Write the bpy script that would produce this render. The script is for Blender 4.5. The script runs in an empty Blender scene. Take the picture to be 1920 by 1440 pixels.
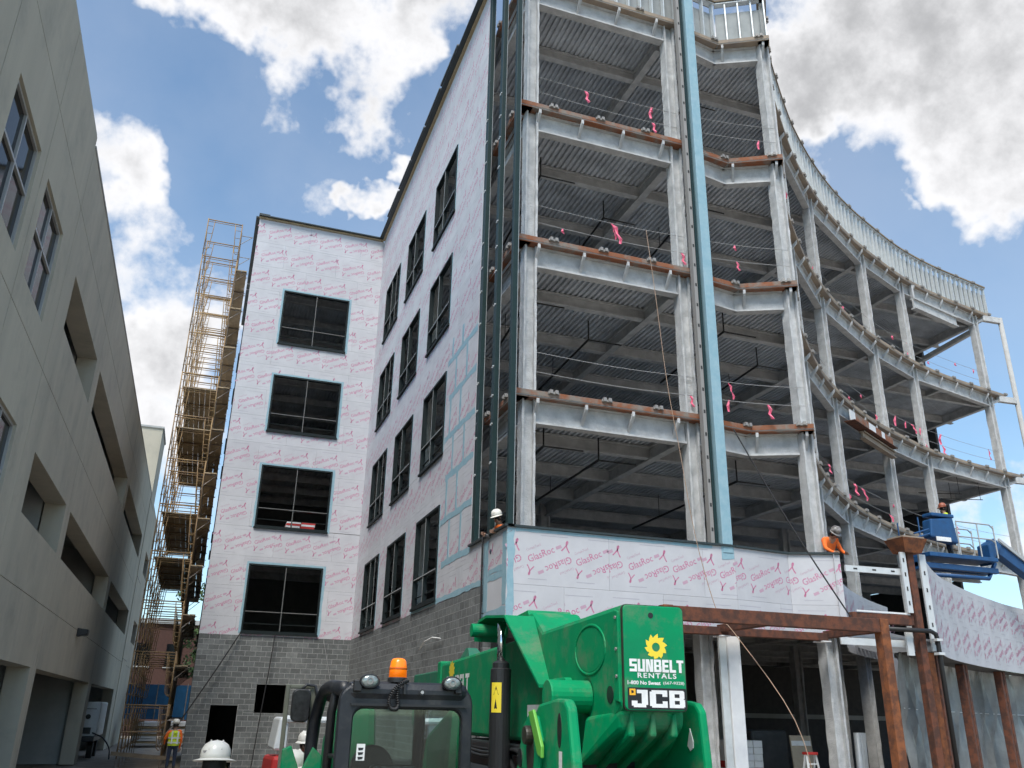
import bpy, bmesh, math, random
from mathutils import Vector, Matrix
random.seed(7)
R = math.radians
scene = bpy.context.scene
C = scene.collection

# ------------------------------------------------------------------ camera
cam_d = bpy.data.cameras.new('camera'); cam = bpy.data.objects.new('camera', cam_d); C.objects.link(cam)
cam_d.sensor_width = 36.0; cam_d.lens = 29.9086; cam_d.clip_start = 0.1; cam_d.clip_end = 3000
rt, dn, fw = Vector((.941518, -.336437, .018802)), Vector((.138628, .335885, -.931645)), Vector((.307124, .879768, .362882))
CLW = 4.9        # cloud brightness in sky units
m = Matrix.Identity(4)
for i in range(3):
    m[i][0] = rt[i]; m[i][1] = -dn[i]; m[i][2] = -fw[i]
m.translation = (0, 0, 2.2)
cam.matrix_world = m
scene.camera = cam
scene.view_settings.view_transform = 'Standard'; scene.view_settings.look = 'None'
scene.view_settings.gamma = 1; scene.view_settings.use_curve_mapping = False
scene.view_settings.exposure = 1.3
scene.cycles.max_bounces = 6; scene.cycles.diffuse_bounces = 3; scene.cycles.glossy_bounces = 3; scene.cycles.transmission_bounces = 5; scene.cycles.use_adaptive_sampling = True; scene.cycles.adaptive_threshold = .03

# ------------------------------------------------------------------ world: Nishita sky with cumulus clouds by direction
SUN_EL, SUN_AZ = R(57), R(-146)         # veiled sun high behind the camera, a little to the left
world = bpy.data.worlds.new('World'); scene.world = world; world.use_nodes = True
nt = world.node_tree; nt.nodes.clear()
def N(t, **kw):
    n = nt.nodes.new(t)
    for k, v in kw.items(): setattr(n, k, v)
    return n
def L(a, b): nt.links.new(a, b)
def vmath(op, a, b):
    n = N('ShaderNodeVectorMath', operation=op)
    for s, x in zip(n.inputs, (a, b)):
        if isinstance(x, (tuple, list)): s.default_value = x
        else: L(x, s)
    return n.outputs['Value' if op == 'DOT_PRODUCT' else 'Vector']
def mth(op, *a):
    n = N('ShaderNodeMath', operation=op)
    for s, x in zip(n.inputs, a):
        if isinstance(x, (int, float)): s.default_value = x
        else: L(x, s)
    return n.outputs[0]
def rng(x, a, b, c=0., d=1., smooth=True):
    n = N('ShaderNodeMapRange', interpolation_type='SMOOTHSTEP' if smooth else 'LINEAR')
    L(x, n.inputs[0])
    for i, v in zip((1, 2, 3, 4), (a, b, c, d)): n.inputs[i].default_value = v
    return n.outputs[0]
tc = N('ShaderNodeTexCoord').outputs['Generated']
dirn = vmath('NORMALIZE', tc, (0, 0, 0))
wn = N('ShaderNodeTexNoise'); wn.inputs['Scale'].default_value = 5.5; wn.inputs['Detail'].default_value = 5; wn.inputs['Roughness'].default_value = .6; L(dirn, wn.inputs['Vector'])
wob = N('ShaderNodeVectorMath', operation='MULTIPLY_ADD'); L(wn.outputs['Color'], wob.inputs[0]); wob.inputs[1].default_value = (.30, .30, .30); wob.inputs[2].default_value = (-.15, -.15, -.15)
dwarp = vmath('NORMALIZE', vmath('ADD', dirn, wob.outputs[0]), (0, 0, 0))
sky = N('ShaderNodeTexSky', sky_type='NISHITA')
sky.sun_disc = False; sky.sun_elevation = SUN_EL; sky.sun_rotation = SUN_AZ; sky.air_density = 1.0; sky.dust_density = .6; sky.ozone_density = 2.0
def noise(scale, det, rough, off):
    mp = N('ShaderNodeMapping'); mp.inputs['Location'].default_value = off; L(dirn, mp.inputs[0])
    n = N('ShaderNodeTexNoise'); n.inputs['Scale'].default_value = scale; n.inputs['Detail'].default_value = det; n.inputs['Roughness'].default_value = rough
    L(mp.outputs[0], n.inputs['Vector']); return n.outputs['Fac']
n_big = noise(2.6, 4, .55, (3.1, 1.7, .4)); n_mid = noise(8, 6, .6, (0, 5, 2)); n_fine = noise(22, 8, .62, (7, 1, 0))
cov = mth('MULTIPLY', mth('SUBTRACT', n_big, .56), 1.6)
# cumulus banks: (direction, radius in radians, gain)
BANKS = [((-0.0740,0.7380,0.6707),0.0439,0.50), ((-0.0275,0.7351,0.6774),0.0690,0.60), ((0.0535,0.7274,0.6841),0.0940,0.75), ((0.1096,0.7404,0.6632),0.0502,0.42), ((0.1652,0.6887,0.7059),0.0439,0.50), ((0.5204,0.5446,0.6577),0.0815,0.60), ((0.5921,0.5101,0.6238),0.1129,0.65), ((0.6695,0.4937,0.5550),0.1003,0.60), ((0.7054,0.5168,0.4852),0.0564,0.40), ((0.5082,0.5852,0.6319),0.0439,0.40), ((-0.1459,0.8270,0.5429),0.0502,0.55), ((-0.1262,0.8618,0.4913),0.0376,0.40), ((-0.0939,0.9065,0.4117),0.0596,0.55), ((-0.1074,0.9403,0.3230),0.0596,0.50), ((-0.0626,0.9358,0.3468),0.0439,0.35), ((-0.1368,0.9140,0.3819),0.0251,-0.30), ((-0.0788,0.8862,0.4565),0.0313,-0.30), ((0.0344,0.8510,0.5240),0.0251,0.72), ((0.0898,0.8357,0.5419),0.0263,0.70), ((0.1269,0.8320,0.5401),0.0201,0.65), ((0.1551,0.7980,0.5824),0.0201,0.75), ((0.6513,0.5825,0.4864),0.0113,0.45), ((0.7388,0.6430,0.2019),0.0564,0.50), ((0.6983,0.6853,0.2068),0.0376,0.40), ((0.0077,0.8166,0.5772),0.0815,-0.60), ((-0.0736,0.7956,0.6013),0.0564,-0.35), ((-0.0420,0.8411,0.5392),0.0439,-0.40), ((0.1585,0.7610,0.6291),0.0376,-0.40), ((0.5922,0.6051,0.5322),0.0627,-0.50), ((0.6623,0.6076,0.4383),0.0752,-0.50), ((0.7075,0.5642,0.4255),0.0564,-0.50), ((0.7089,0.6179,0.3402),0.0752,-0.50)]
for d, r, g in BANKS:
    dt = vmath('DOT_PRODUCT', dwarp, d)
    cov = mth('ADD', cov, rng(dt, math.cos(r * 1.7), math.cos(r * .2), 0, g))
puff = mth('ADD', mth('MULTIPLY', mth('SUBTRACT', n_mid, .5), 1.7), mth('MULTIPLY', mth('SUBTRACT', n_fine, .5), 1.2))
cov = mth('ADD', cov, puff)
dens = mth('MAXIMUM', rng(cov, -.04, .80), rng(mth('ADD', n_big, mth('MULTIPLY', n_mid, .4)), .35, 1.0, .03, .20))
thick = rng(mth('ADD', cov, mth('MULTIPLY', mth('SUBTRACT', noise(5, 7, .66, (4, 4, 1)), .5), 2.2)), .50, 1.9)
crgb = N('ShaderNodeMix', data_type='RGBA'); L(thick, crgb.inputs[0])
crgb.inputs[6].default_value = (CLW * 1.0, CLW * 1.0, CLW * 1.02, 1); crgb.inputs[7].default_value = (CLW * .50, CLW * .505, CLW * .52, 1)
skyg = N('ShaderNodeMix', data_type='RGBA', blend_type='MULTIPLY'); skyg.inputs[0].default_value = 1; L(sky.outputs[0], skyg.inputs[6]); skyg.inputs[7].default_value = (.82, .98, .98, 1)
cm = N('ShaderNodeMix', data_type='RGBA'); L(dens, cm.inputs[0]); L(skyg.outputs[2], cm.inputs[6]); L(crgb.outputs[2], cm.inputs[7])
bg = N('ShaderNodeBackground'); bg.inputs[1].default_value = .085; L(cm.outputs[2], bg.inputs[0])
wo = N('ShaderNodeOutputWorld'); L(bg.outputs[0], wo.inputs[0])

# ------------------------------------------------------------------ sun (behind thin cloud)
sd = bpy.data.lights.new('sun', 'SUN'); sd.energy = 1.9; sd.angle = R(26); sd.color = (1, .95, .87)
sun = bpy.data.objects.new('sun', sd); C.objects.link(sun)
sv = Vector((math.sin(SUN_AZ) * math.cos(SUN_EL), math.cos(SUN_AZ) * math.cos(SUN_EL), math.sin(SUN_EL)))
sun.rotation_euler = sv.to_track_quat('Z', 'Y').to_euler(); sun.location = (0, 0, 60)

# ------------------------------------------------------------------ helpers
W = {}                                     # world matrix of everything built here
def link(o, parent=None, M=None, world=True):
    """link o; M is its matrix in the world (world=True) or in its parent's frame"""
    M = M or Matrix.Identity(4)
    C.objects.link(o)
    if parent is not None:
        o.parent = parent
        P = W[parent]
        if world:
            o.matrix_parent_inverse = P.inverted(); o.matrix_basis = M; W[o] = M.copy()
        else:
            o.matrix_basis = M; W[o] = P @ M
    else:
        o.matrix_basis = M; W[o] = M.copy()
    return o
def tag(o, label, cat, group=None):
    o['label'] = label; o['category'] = cat
    if group: o['group'] = group
    return o
def thing(name, label, cat, loc=(0, 0, 0), rz=0, group=None):
    o = bpy.data.objects.new(name, None); o.empty_display_size = .3
    link(o, None, Matrix.Translation(loc) @ Matrix.Rotation(rz, 4, 'Z'))
    return tag(o, label, cat, group)
def struct(o): o['kind'] = 'structure'; return o

class MB:
    def __init__(s): s.v = []; s.f = []; s.mi = []; s.cur = 0
    def add(s, vs, fs):
        b = len(s.v); s.v += [tuple(p) for p in vs]; s.f += [tuple(i + b for i in f) for f in fs]; s.mi += [s.cur] * len(fs); return s
    def hexa(s, p):
        return s.add(p, [(0, 3, 2, 1), (4, 5, 6, 7), (0, 1, 5, 4), (1, 2, 6, 5), (2, 3, 7, 6), (3, 0, 4, 7)])
    def box(s, x0, x1, y0, y1, z0, z1):
        return s.hexa([(x0, y0, z0), (x1, y0, z0), (x1, y1, z0), (x0, y1, z0), (x0, y0, z1), (x1, y0, z1), (x1, y1, z1), (x0, y1, z1)])
    def prism(s, poly, a, b, axis='z', caps=True):
        """poly: 2d ring; extruded along axis from a to b"""
        f = {'z': lambda p, t: (p[0], p[1], t), 'y': lambda p, t: (p[0], t, p[1]), 'x': lambda p, t: (t, p[0], p[1])}[axis]
        n = len(poly); vs = [f(p, a) for p in poly] + [f(p, b) for p in poly]
        fs = [(i, (i + 1) % n, (i + 1) % n + n, i + n) for i in range(n)]
        if caps: fs += [tuple(range(n))[::-1], tuple(range(n, 2 * n))]
        return s.add(vs, fs)
    def bar(s, a, b, w, h, up=(0, 0, 1)):
        """rectangular bar from a to b, w across, h along up"""
        a, b, up = Vector(a), Vector(b), Vector(up); d = (b - a).normalized(); sd_ = d.cross(up)
        if sd_.length < 1e-4: sd_ = d.cross(Vector((1, 0, 0)))
        sd_.normalize(); u = sd_.cross(d).normalized(); x, y = sd_ * w / 2, u * h / 2
        return s.hexa([a - x - y, a + x - y, b + x - y, b - x - y, a - x + y, a + x + y, b + x + y, b - x + y])
    def beam(s, a, b, h, w, tf=.05, tw=.07):
        """I section from a to b; a, b on the top centre line"""
        a, b = Vector(a), Vector(b); d = (b - a).normalized(); sd_ = d.cross(Vector((0, 0, 1))).normalized(); z = Vector((0, 0, 1))
        pf = [(-w / 2, 0), (w / 2, 0), (w / 2, -tf), (tw / 2, -tf), (tw / 2, -h + tf), (w / 2, -h + tf), (w / 2, -h), (-w / 2, -h), (-w / 2, -h + tf), (-tw / 2, -h + tf), (-tw / 2, -tf), (-w / 2, -tf)]
        n = 12; vs = [a + sd_ * p + z * q for p, q in pf] + [b + sd_ * p + z * q for p, q in pf]
        fs = [(i, (i + 1) % n, (i + 1) % n + n, i + n) for i in range(n)]
        for o in (0, n):
            fs += [(o, o + 1, o + 2, o + 11), (o + 3, o + 10, o + 9, o + 4), (o + 5, o + 6, o + 7, o + 8)]
        return s.add(vs, fs)
    def tube(s, pts, r, n=8, caps=True):
        pts = [Vector(p) for p in pts]; k = len(pts); vs = []; prev = None
        rr = r if isinstance(r, (list, tuple)) else [r] * k
        for i, p in enumerate(pts):
            d = (pts[min(i + 1, k - 1)] - pts[max(i - 1, 0)]).normalized()
            if prev is None:
                u = d.cross(Vector((0, 0, 1)) if abs(d.z) < .9 else Vector((1, 0, 0))).normalized()
            else:
                u = (prev - d * prev.dot(d)).normalized()
            prev = u; w = d.cross(u)
            vs += [p + (u * math.cos(2 * math.pi * j / n) + w * math.sin(2 * math.pi * j / n)) * rr[i] for j in range(n)]
        fs = [(i * n + j, i * n + (j + 1) % n, (i + 1) * n + (j + 1) % n, (i + 1) * n + j) for i in range(k - 1) for j in range(n)]
        if caps: fs += [tuple(range(n))[::-1], tuple(range((k - 1) * n, k * n))]
        return s.add(vs, fs)
    def lathe(s, prof, c, n=16, axis='z'):
        vs = []
        for r, h in prof:
            for j in range(n):
                a = 2 * math.pi * j / n; x, y = r * math.cos(a), r * math.sin(a)
                q = {'z': (x, y, h), 'y': (x, h, y), 'x': (h, x, y)}[axis]
                vs.append((c[0] + q[0], c[1] + q[1], c[2] + q[2]))
        k = len(prof)
        fs = [(i * n + j, i * n + (j + 1) % n, (i + 1) * n + (j + 1) % n, (i + 1) * n + j) for i in range(k - 1) for j in range(n)]
        fs += [tuple(range(n))[::-1], tuple(range((k - 1) * n, k * n))]
        return s.add(vs, fs)
    def mesh(s, name, mats, smooth=False, fix=True):
        me = bpy.data.meshes.new(name); me.from_pydata(s.v, [], s.f)
        for mt in (mats if isinstance(mats, (list, tuple)) else [mats]): me.materials.append(mt)
        if any(s.mi): me.polygons.foreach_set('material_index', s.mi)
        if smooth: me.polygons.foreach_set('use_smooth', [True] * len(me.polygons))
        if fix:
            bm = bmesh.new(); bm.from_mesh(me); bmesh.ops.recalc_face_normals(bm, faces=bm.faces); bm.to_mesh(me); bm.free()
        me.update(); return me
    def build(s, name, mats, parent=None, M=None, world=True, smooth=False, bevel=0):
        o = bpy.data.objects.new(name, s.mesh(name, mats, smooth))
        link(o, parent, M, world)
        if bevel:
            b = o.modifiers.new('bevel', 'BEVEL'); b.width = bevel; b.segments = 2; b.limit_method = 'ANGLE'; b.angle_limit = R(35)
        return o
def inst(name, me, parent, M=None, world=True):
    return link(bpy.data.objects.new(name, me), parent, M, world)
def T(x, y, z): return Matrix.Translation((x, y, z))
def RZ(a): return Matrix.Rotation(a, 4, 'Z')
def bez(p, n=10):
    p = [Vector((*q, 0)) if len(q) == 2 else Vector(q) for q in p]; out = []
    for i in range(n + 1):
        t = i / n; q = p
        while len(q) > 1: q = [q[j].lerp(q[j + 1], t) for j in range(len(q) - 1)]
        out.append(q[0])
    return out
def catmull(P, n):
    P = [Vector((*p, 0)) if len(p) == 2 else Vector(p) for p in P]; out = []
    Q = [P[0] * 2 - P[1]] + P + [P[-1] * 2 - P[-2]]
    for i in range(1, len(Q) - 2):
        a, b, c, d = Q[i - 1:i + 3]
        for k in range(n):
            t = k / n
            out.append(.5 * ((2 * b) + (c - a) * t + (2 * a - 5 * b + 4 * c - d) * t * t + (3 * b - a - 3 * c + d) * t ** 3))
    return out + [P[-1]]
def walk(P, step, start=0.):
    """points every step metres along a polyline: (point, unit tangent)"""
    out = []; need = start
    for a, b in zip(P, P[1:]):
        l = (b - a).length
        while need <= l:
            out.append((a.lerp(b, need / l), (b - a).normalized())); need += step
        need -= l
    return out

# ------------------------------------------------------------------ materials
def mat(name, c1, c2=None, rough=.8, metal=0., scale=4., det=5, bump=0., bscale=40., island=0., contrast=(.35, .65), streak=False, spec=.5, alpha=1., trans=0., emit=None, coat=0., dust=None):
    mt = bpy.data.materials.new(name); mt.use_nodes = True; t = mt.node_tree; p = t.nodes['Principled BSDF']
    p.inputs['Roughness'].default_value = rough; p.inputs['Metallic'].default_value = metal; p.inputs['Specular IOR Level'].default_value = spec
    p.inputs['Base Color'].default_value = (*c1, 1)
    if coat: p.inputs['Coat Weight'].default_value = coat; p.inputs['Coat Roughness'].default_value = .12
    if trans: p.inputs['Transmission Weight'].default_value = trans
    if alpha < 1: p.inputs['Alpha'].default_value = alpha
    if emit: p.inputs['Emission Color'].default_value = (*emit[0], 1); p.inputs['Emission Strength'].default_value = emit[1]
    tc = t.nodes.new('ShaderNodeTexCoord'); src = tc.outputs['Object']
    oi = t.nodes.new('ShaderNodeObjectInfo')
    add = t.nodes.new('ShaderNodeVectorMath'); add.operation = 'ADD'; mul = t.nodes.new('ShaderNodeVectorMath'); mul.operation = 'SCALE'
    t.links.new(oi.outputs['Location'], mul.inputs[0]); mul.inputs['Scale'].default_value = 1.37
    t.links.new(src, add.inputs[0]); t.links.new(mul.outputs[0], add.inputs[1]); src = add.outputs[0]
    out = None
    if c2 is not None:
        mp = t.nodes.new('ShaderNodeMapping'); t.links.new(src, mp.inputs[0])
        if streak: mp.inputs['Scale'].default_value = (1, 1, .12)
        n = t.nodes.new('ShaderNodeTexNoise'); n.inputs['Scale'].default_value = scale; n.inputs['Detail'].default_value = det; n.inputs['Roughness'].default_value = .65
        t.links.new(mp.outputs[0], n.inputs['Vector'])
        r = t.nodes.new('ShaderNodeMapRange'); r.inputs[1].default_value, r.inputs[2].default_value = contrast; t.links.new(n.outputs['Fac'], r.inputs[0])
        mx = t.nodes.new('ShaderNodeMix'); mx.data_type = 'RGBA'; mx.inputs[6].default_value = (*c1, 1); mx.inputs[7].default_value = (*c2, 1)
        t.links.new(r.outputs[0], mx.inputs[0]); out = mx.outputs[2]
    if dust:
        nd = t.nodes.new('ShaderNodeTexNoise'); nd.inputs['Scale'].default_value = dust[1]; nd.inputs['Detail'].default_value = 12; nd.inputs['Roughness'].default_value = .72; t.links.new(src, nd.inputs['Vector'])
        rd = t.nodes.new('ShaderNodeMapRange'); rd.inputs[1].default_value, rd.inputs[2].default_value, rd.inputs[4].default_value = .50, .78, dust[2]; t.links.new(nd.outputs['Fac'], rd.inputs[0])
        md = t.nodes.new('ShaderNodeMix'); md.data_type = 'RGBA'; md.inputs[7].default_value = (*dust[0], 1); t.links.new(rd.outputs[0], md.inputs[0])
        if out is not None: t.links.new(out, md.inputs[6])
        else: md.inputs[6].default_value = (*c1, 1)
        out = md.outputs[2]
    if island:
        g = t.nodes.new('ShaderNodeNewGeometry')
        a1 = t.nodes.new('ShaderNodeMath'); a1.operation = 'ADD'; t.links.new(g.outputs['Random Per Island'], a1.inputs[0]); t.links.new(oi.outputs['Random'], a1.inputs[1])
        fr = t.nodes.new('ShaderNodeMath'); fr.operation = 'FRACT'; t.links.new(a1.outputs[0], fr.inputs[0])
        mr = t.nodes.new('ShaderNodeMapRange'); mr.inputs[3].default_value = 1 - island; mr.inputs[4].default_value = 1 + island; t.links.new(fr.outputs[0], mr.inputs[0])
        hs = t.nodes.new('ShaderNodeHueSaturation'); t.links.new(mr.outputs[0], hs.inputs['Value'])
        if out is not None: t.links.new(out, hs.inputs['Color'])
        else: hs.inputs['Color'].default_value = (*c1, 1)
        out = hs.outputs[0]
    if out is not None: t.links.new(out, p.inputs['Base Color'])
    if bump:
        nb = t.nodes.new('ShaderNodeTexNoise'); nb.inputs['Scale'].default_value = bscale; nb.inputs['Detail'].default_value = 4
        t.links.new(src, nb.inputs['Vector'])
        b = t.nodes.new('ShaderNodeBump'); b.inputs['Strength'].default_value = bump; b.inputs['Distance'].default_value = .02
        t.links.new(nb.outputs['Fac'], b.inputs['Height']); t.links.new(b.outputs[0], p.inputs['Normal'])
    return mt
M = {}
M['glas'] = mat('glass_mat_sheathing', (.50, .503, .53), (.45, .453, .48), .75, scale=1.3, bump=.05, bscale=90, island=.035)
M['pink'] = mat('pink_print', (.46, .13, .25), (.50, .22, .32), .8, scale=9)
M['pinkpale'] = mat('pale_pink_print', (.46, .30, .38), None, .8)
M['greyprint'] = mat('grey_print', (.36, .35, .40), None, .8)
M['tape'] = mat('blue_flashing_tape', (.21, .36, .43), (.27, .41, .47), .65, scale=6, bump=.08)
M['cmu'] = mat('concrete_block', (.095, .102, .102), (.135, .142, .142), .95, scale=7, det=8, bump=.35, bscale=120, island=.2, dust=((.27, .28, .275), 1.1, .55))
M['mortar'] = mat('mortar', (.34, .345, .34), (.26, .265, .26), .95, scale=5, bump=.2)
M['frame'] = mat('dark_green_aluminium', (.008, .013, .014), (.012, .018, .019), .55, scale=8, spec=.2)
M['mull'] = mat('dark_green_mullion', (.010, .026, .027), (.014, .033, .033), .5, scale=6, spec=.25)
M['mulledge'] = mat('mill_aluminium', (.42, .43, .43), None, .5, metal=.3)
M['fire'] = mat('sprayed_fireproofing', (.54, .545, .545), (.38, .385, .39), .97, scale=3.2, det=8, bump=.9, bscale=38)
M['deck'] = mat('steel_deck_with_overspray', (.60, .63, .67), (.38, .40, .43), .85, scale=1.2, det=7, bump=.35, bscale=45)
M['slab'] = mat('concrete_slab', (.42, .42, .41), (.34, .34, .335), .9, scale=2, bump=.2)
M['rustplate'] = mat('orange_rust_plate', (.23, .085, .04), (.20, .17, .145), .9, scale=2.4, det=9, bump=.2, contrast=(.46, .62))
M['rustgrey'] = mat('greyed_rust_plate', (.22, .185, .16), (.33, .26, .19), .9, scale=1.6, det=8, bump=.3)
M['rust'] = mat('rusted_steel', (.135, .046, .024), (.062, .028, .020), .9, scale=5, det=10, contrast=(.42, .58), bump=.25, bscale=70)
M['rustlit'] = mat('sunlit_rusted_steel', (.23, .078, .028), (.11, .042, .022), .9, scale=5, det=10, contrast=(.42, .58), bump=.25, bscale=70)  # lighter copy of the rusted steel, its sunlit look put into the colour
M['galv'] = mat('galvanised_stud', (.60, .63, .64), (.5, .53, .54), .5, metal=.25, scale=5)
M['galvw'] = mat('bright_galvanised_channel', (.62, .64, .65), (.54, .56, .57), .5, metal=.2, scale=5)
M['pboard'] = mat('parapet_sheathing', (.33, .35, .355), (.26, .28, .285), .85, scale=2, island=.2)
M['clip'] = mat('grey_clip_steel', (.27, .26, .25), None, .7, metal=.2)
M['wood'] = mat('weathered_lumber', (.26, .20, .13), (.17, .13, .09), .9, scale=3, det=8, streak=False, island=.15)
M['ply'] = mat('tan_blocking', (.40, .31, .19), (.30, .23, .14), .85, scale=4)
M['conc'] = mat('precast_concrete', (.52, .48, .385), (.38, .355, .29), .9, scale=.9, det=10, bump=.15, bscale=60, streak=True, contrast=(.25, .8), dust=((.25, .24, .21), .7, .6))
M['conc2'] = mat('smooth_concrete', (.42, .43, .42), (.34, .35, .34), .9, scale=1, bump=.1)
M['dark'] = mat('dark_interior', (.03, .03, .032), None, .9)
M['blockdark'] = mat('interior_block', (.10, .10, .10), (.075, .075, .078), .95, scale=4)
M['glass'] = mat('window_glass', (.006, .007, .009), None, .06, spec=.12)
M['ground'] = mat('trampled_dirt', (.34, .29, .235), (.22, .19, .16), .97, scale=1.4, det=10, bump=.6, bscale=12)
M['asph'] = mat('stained_concrete_pad', (.17, .17, .165), (.12, .12, .12), .95, scale=1.2, bump=.2)
M['scafy'] = mat('yellow_scaffold_paint', (.33, .215, .09), (.19, .125, .08), .75, scale=3, det=6, bump=.1)
M['brace'] = mat('galvanised_brace', (.30, .28, .26), (.22, .17, .13), .6, metal=.3, scale=4)
M['plank'] = mat('scaffold_plank', (.40, .31, .20), (.27, .21, .14), .9, scale=2.5, det=8, island=.18, bump=.2)
M['brick'] = mat('red_brick', (.085, .04, .03), (.06, .03, .024), .95, scale=6, bump=.2)
M['tarp'] = mat('blue_tarp', (.015, .12, .27), (.01, .085, .19), .5, scale=2, bump=.3, bscale=4)
M['white'] = mat('white_paint', (.74, .75, .74), (.66, .67, .66), .5, scale=6)
M['whiteb'] = mat('white_board', (.72, .73, .74), (.64, .65, .67), .7, scale=3)
M['green'] = mat('green_machine_paint', (.0, .25, .095), (.004, .20, .085), .5, scale=2.2, det=9, spec=.18, coat=.0, bump=.05, bscale=22, contrast=(.42, .72), dust=((.17, .19, .13), 4.5, .75))
M['greend'] = mat('dusty_green_paint', (.006, .155, .08), (.02, .13, .08), .6, scale=2.5, det=7, bump=.03, dust=((.15, .18, .14), 5, .6))
M['black'] = mat('black_plastic', (.016, .017, .019), (.022, .022, .024), .45, scale=10, bump=.04)
M['rubber'] = mat('tyre_rubber', (.018, .018, .018), (.04, .036, .032), .9, scale=4, bump=.2)
M['navy'] = mat('charcoal_cab_paint', (.011, .013, .018), (.019, .021, .026), .42, scale=5, bump=.06, bscale=60, dust=((.12, .115, .10), 7, .4))
M['chrome'] = mat('chromed_rod', (.75, .76, .78), None, .12, metal=1)
M['amber'] = mat('amber_lens', (.85, .20, .01), None, .22, spec=.6, emit=((1, .18, 0), .22))
M['amberd'] = mat('amber_ring', (.60, .12, .01), None, .3)
M['lens'] = mat('lamp_lens', (.34, .38, .37), (.16, .19, .19), .12, scale=30, metal=.3)
M['yellow'] = mat('yellow_decal', (.80, .62, .04), None, .5)
M['jcby'] = mat('amber_yellow_decal', (.85, .42, .02), None, .5)
M['decalb'] = mat('black_decal', (.012, .012, .014), None, .45)
M['decalw'] = mat('white_decal', (.80, .80, .79), (.66, .66, .65), .5, scale=9)
M['grease'] = mat('dark_grease', (.02, .018, .014), (.035, .03, .02), .5, scale=9)
M['lime'] = mat('faded_lime_paint', (.12, .38, .05), None, .5)
M['clear'] = mat('cab_glass', (.66, .80, .76), None, .02, trans=1., spec=.8)
M['mirror'] = mat('mirror_glass', (.03, .03, .033), (.006, .006, .007), .2, scale=14, spec=.3)
M['olive'] = mat('olive_grey_frame', (.15, .155, .115), (.12, .125, .095), .7, scale=5)
M['blue'] = mat('blue_lift_paint', (.010, .075, .21), (.012, .055, .15), .5, scale=4)
M['skin'] = mat('skin', (.30, .17, .115), None, .6)
M['hiy'] = mat('lime_vest', (.58, .72, .03), (.5, .64, .03), .8, scale=6)
M['hio'] = mat('orange_hi_vis', (.85, .17, .02), (.75, .13, .02), .8, scale=7)
M['hir'] = mat('reflective_tape', (.60, .62, .60), None, .4)
M['denim'] = mat('dark_denim', (.028, .04, .075), (.02, .03, .055), .9, scale=9)
M['greyshirt'] = mat('grey_shirt', (.2, .2, .2), None, .9)
M['hatw'] = mat('white_hard_hat', (.76, .74, .68), (.7, .68, .62), .35, scale=9, coat=.2)
M['hatb'] = mat('dark_hard_hat', (.05, .045, .045), (.3, .28, .27), .4, scale=14)
M['hato'] = mat('red_brown_hard_hat', (.30, .09, .05), None, .5)
M['hair'] = mat('dark_hair', (.012, .010, .009), None, .7)
M['ppink'] = mat('pink_flagging_tape', (.80, .10, .20), (.85, .22, .32), .7, scale=14)
M['cable'] = mat('wire_cable', (.34, .34, .34), None, .6, metal=.4)
M['ropeo'] = mat('pale_orange_rope', (.33, .20, .13), (.38, .29, .22), .9, scale=20)
M['ropeb'] = mat('black_cord', (.012, .012, .014), None, .7)
M['pipe'] = mat('black_sprinkler_pipe', (.012, .012, .013), None, .55)
M['poly'] = mat('polythene_sheet', (.27, .285, .285), (.19, .20, .205), .35, scale=2.2, det=6, bump=.6, bscale=3.5)
M['leaf'] = mat('leaf', (.045, .09, .025), (.07, .12, .035), .8, scale=3, island=.25)
M['bark'] = mat('bark', (.06, .05, .04), None, .9)
M['card'] = mat('cardboard', (.45, .38, .29), (.38, .32, .24), .9, scale=4)
M['red'] = mat('red_paint', (.5, .03, .025), None, .5)
M['black_tarp'] = mat('dark_grey_wrap', (.05, .055, .06), (.08, .085, .09), .6, scale=3, bump=.4, bscale=5)
M['capm'] = mat('dark_cap_flashing', (.022, .032, .034), None, .45)

# ------------------------------------------------------------------ lettering (built-in font, turned into mesh)
def text_geo(s, size, bold=0., res=2, spacing=1., squash=1.):
    cu = bpy.data.curves.new('txt', 'FONT'); cu.body = s; cu.size = size; cu.offset = bold; cu.resolution_u = res; cu.space_character = spacing
    o = bpy.data.objects.new('txt', cu); C.objects.link(o)
    dg = bpy.context.evaluated_depsgraph_get(); me = bpy.data.meshes.new_from_object(o.evaluated_get(dg))
    vs = [v.co.copy() for v in me.vertices]; fs = [tuple(p.vertices) for p in me.polygons]
    bpy.data.objects.remove(o); bpy.data.curves.remove(cu); bpy.data.meshes.remove(me)
    x0, x1 = min(v.x for v in vs), max(v.x for v in vs); y0, y1 = min(v.y for v in vs), max(v.y for v in vs)
    vs = [Vector((v.x - (x0 + x1) / 2, (v.y - (y0 + y1) / 2) * squash, 0)) for v in vs]
    return vs, fs, x1 - x0, (y1 - y0) * squash
def fit_text(s, w, h, bold=0., res=3, spacing=1.):
    vs, fs, a, b = text_geo(s, 1, bold, res, spacing)
    return [Vector((v.x * w / a, v.y * h / b, 0)) for v in vs], fs

# ================================================================== GROUND
mb = MB(); n = 24
g = MB(); xs = [-900, -60] + [-40 + 4 * i for i in range(26)] + [90, 900]; ys = [-900, -30] + [-10 + 4 * i for i in range(30)] + [140, 1200]
g.add([(x, y, (0 if abs(x) > 39 or not -9 < y < 105 else random.uniform(-.05, .03))) for y in ys for x in xs],
      [(j * len(xs) + i, j * len(xs) + i + 1, (j + 1) * len(xs) + i + 1, (j + 1) * len(xs) + i) for j in range(len(ys) - 1) for i in range(len(xs) - 1)])
struct(g.build('ground', M['ground'], smooth=True))

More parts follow.
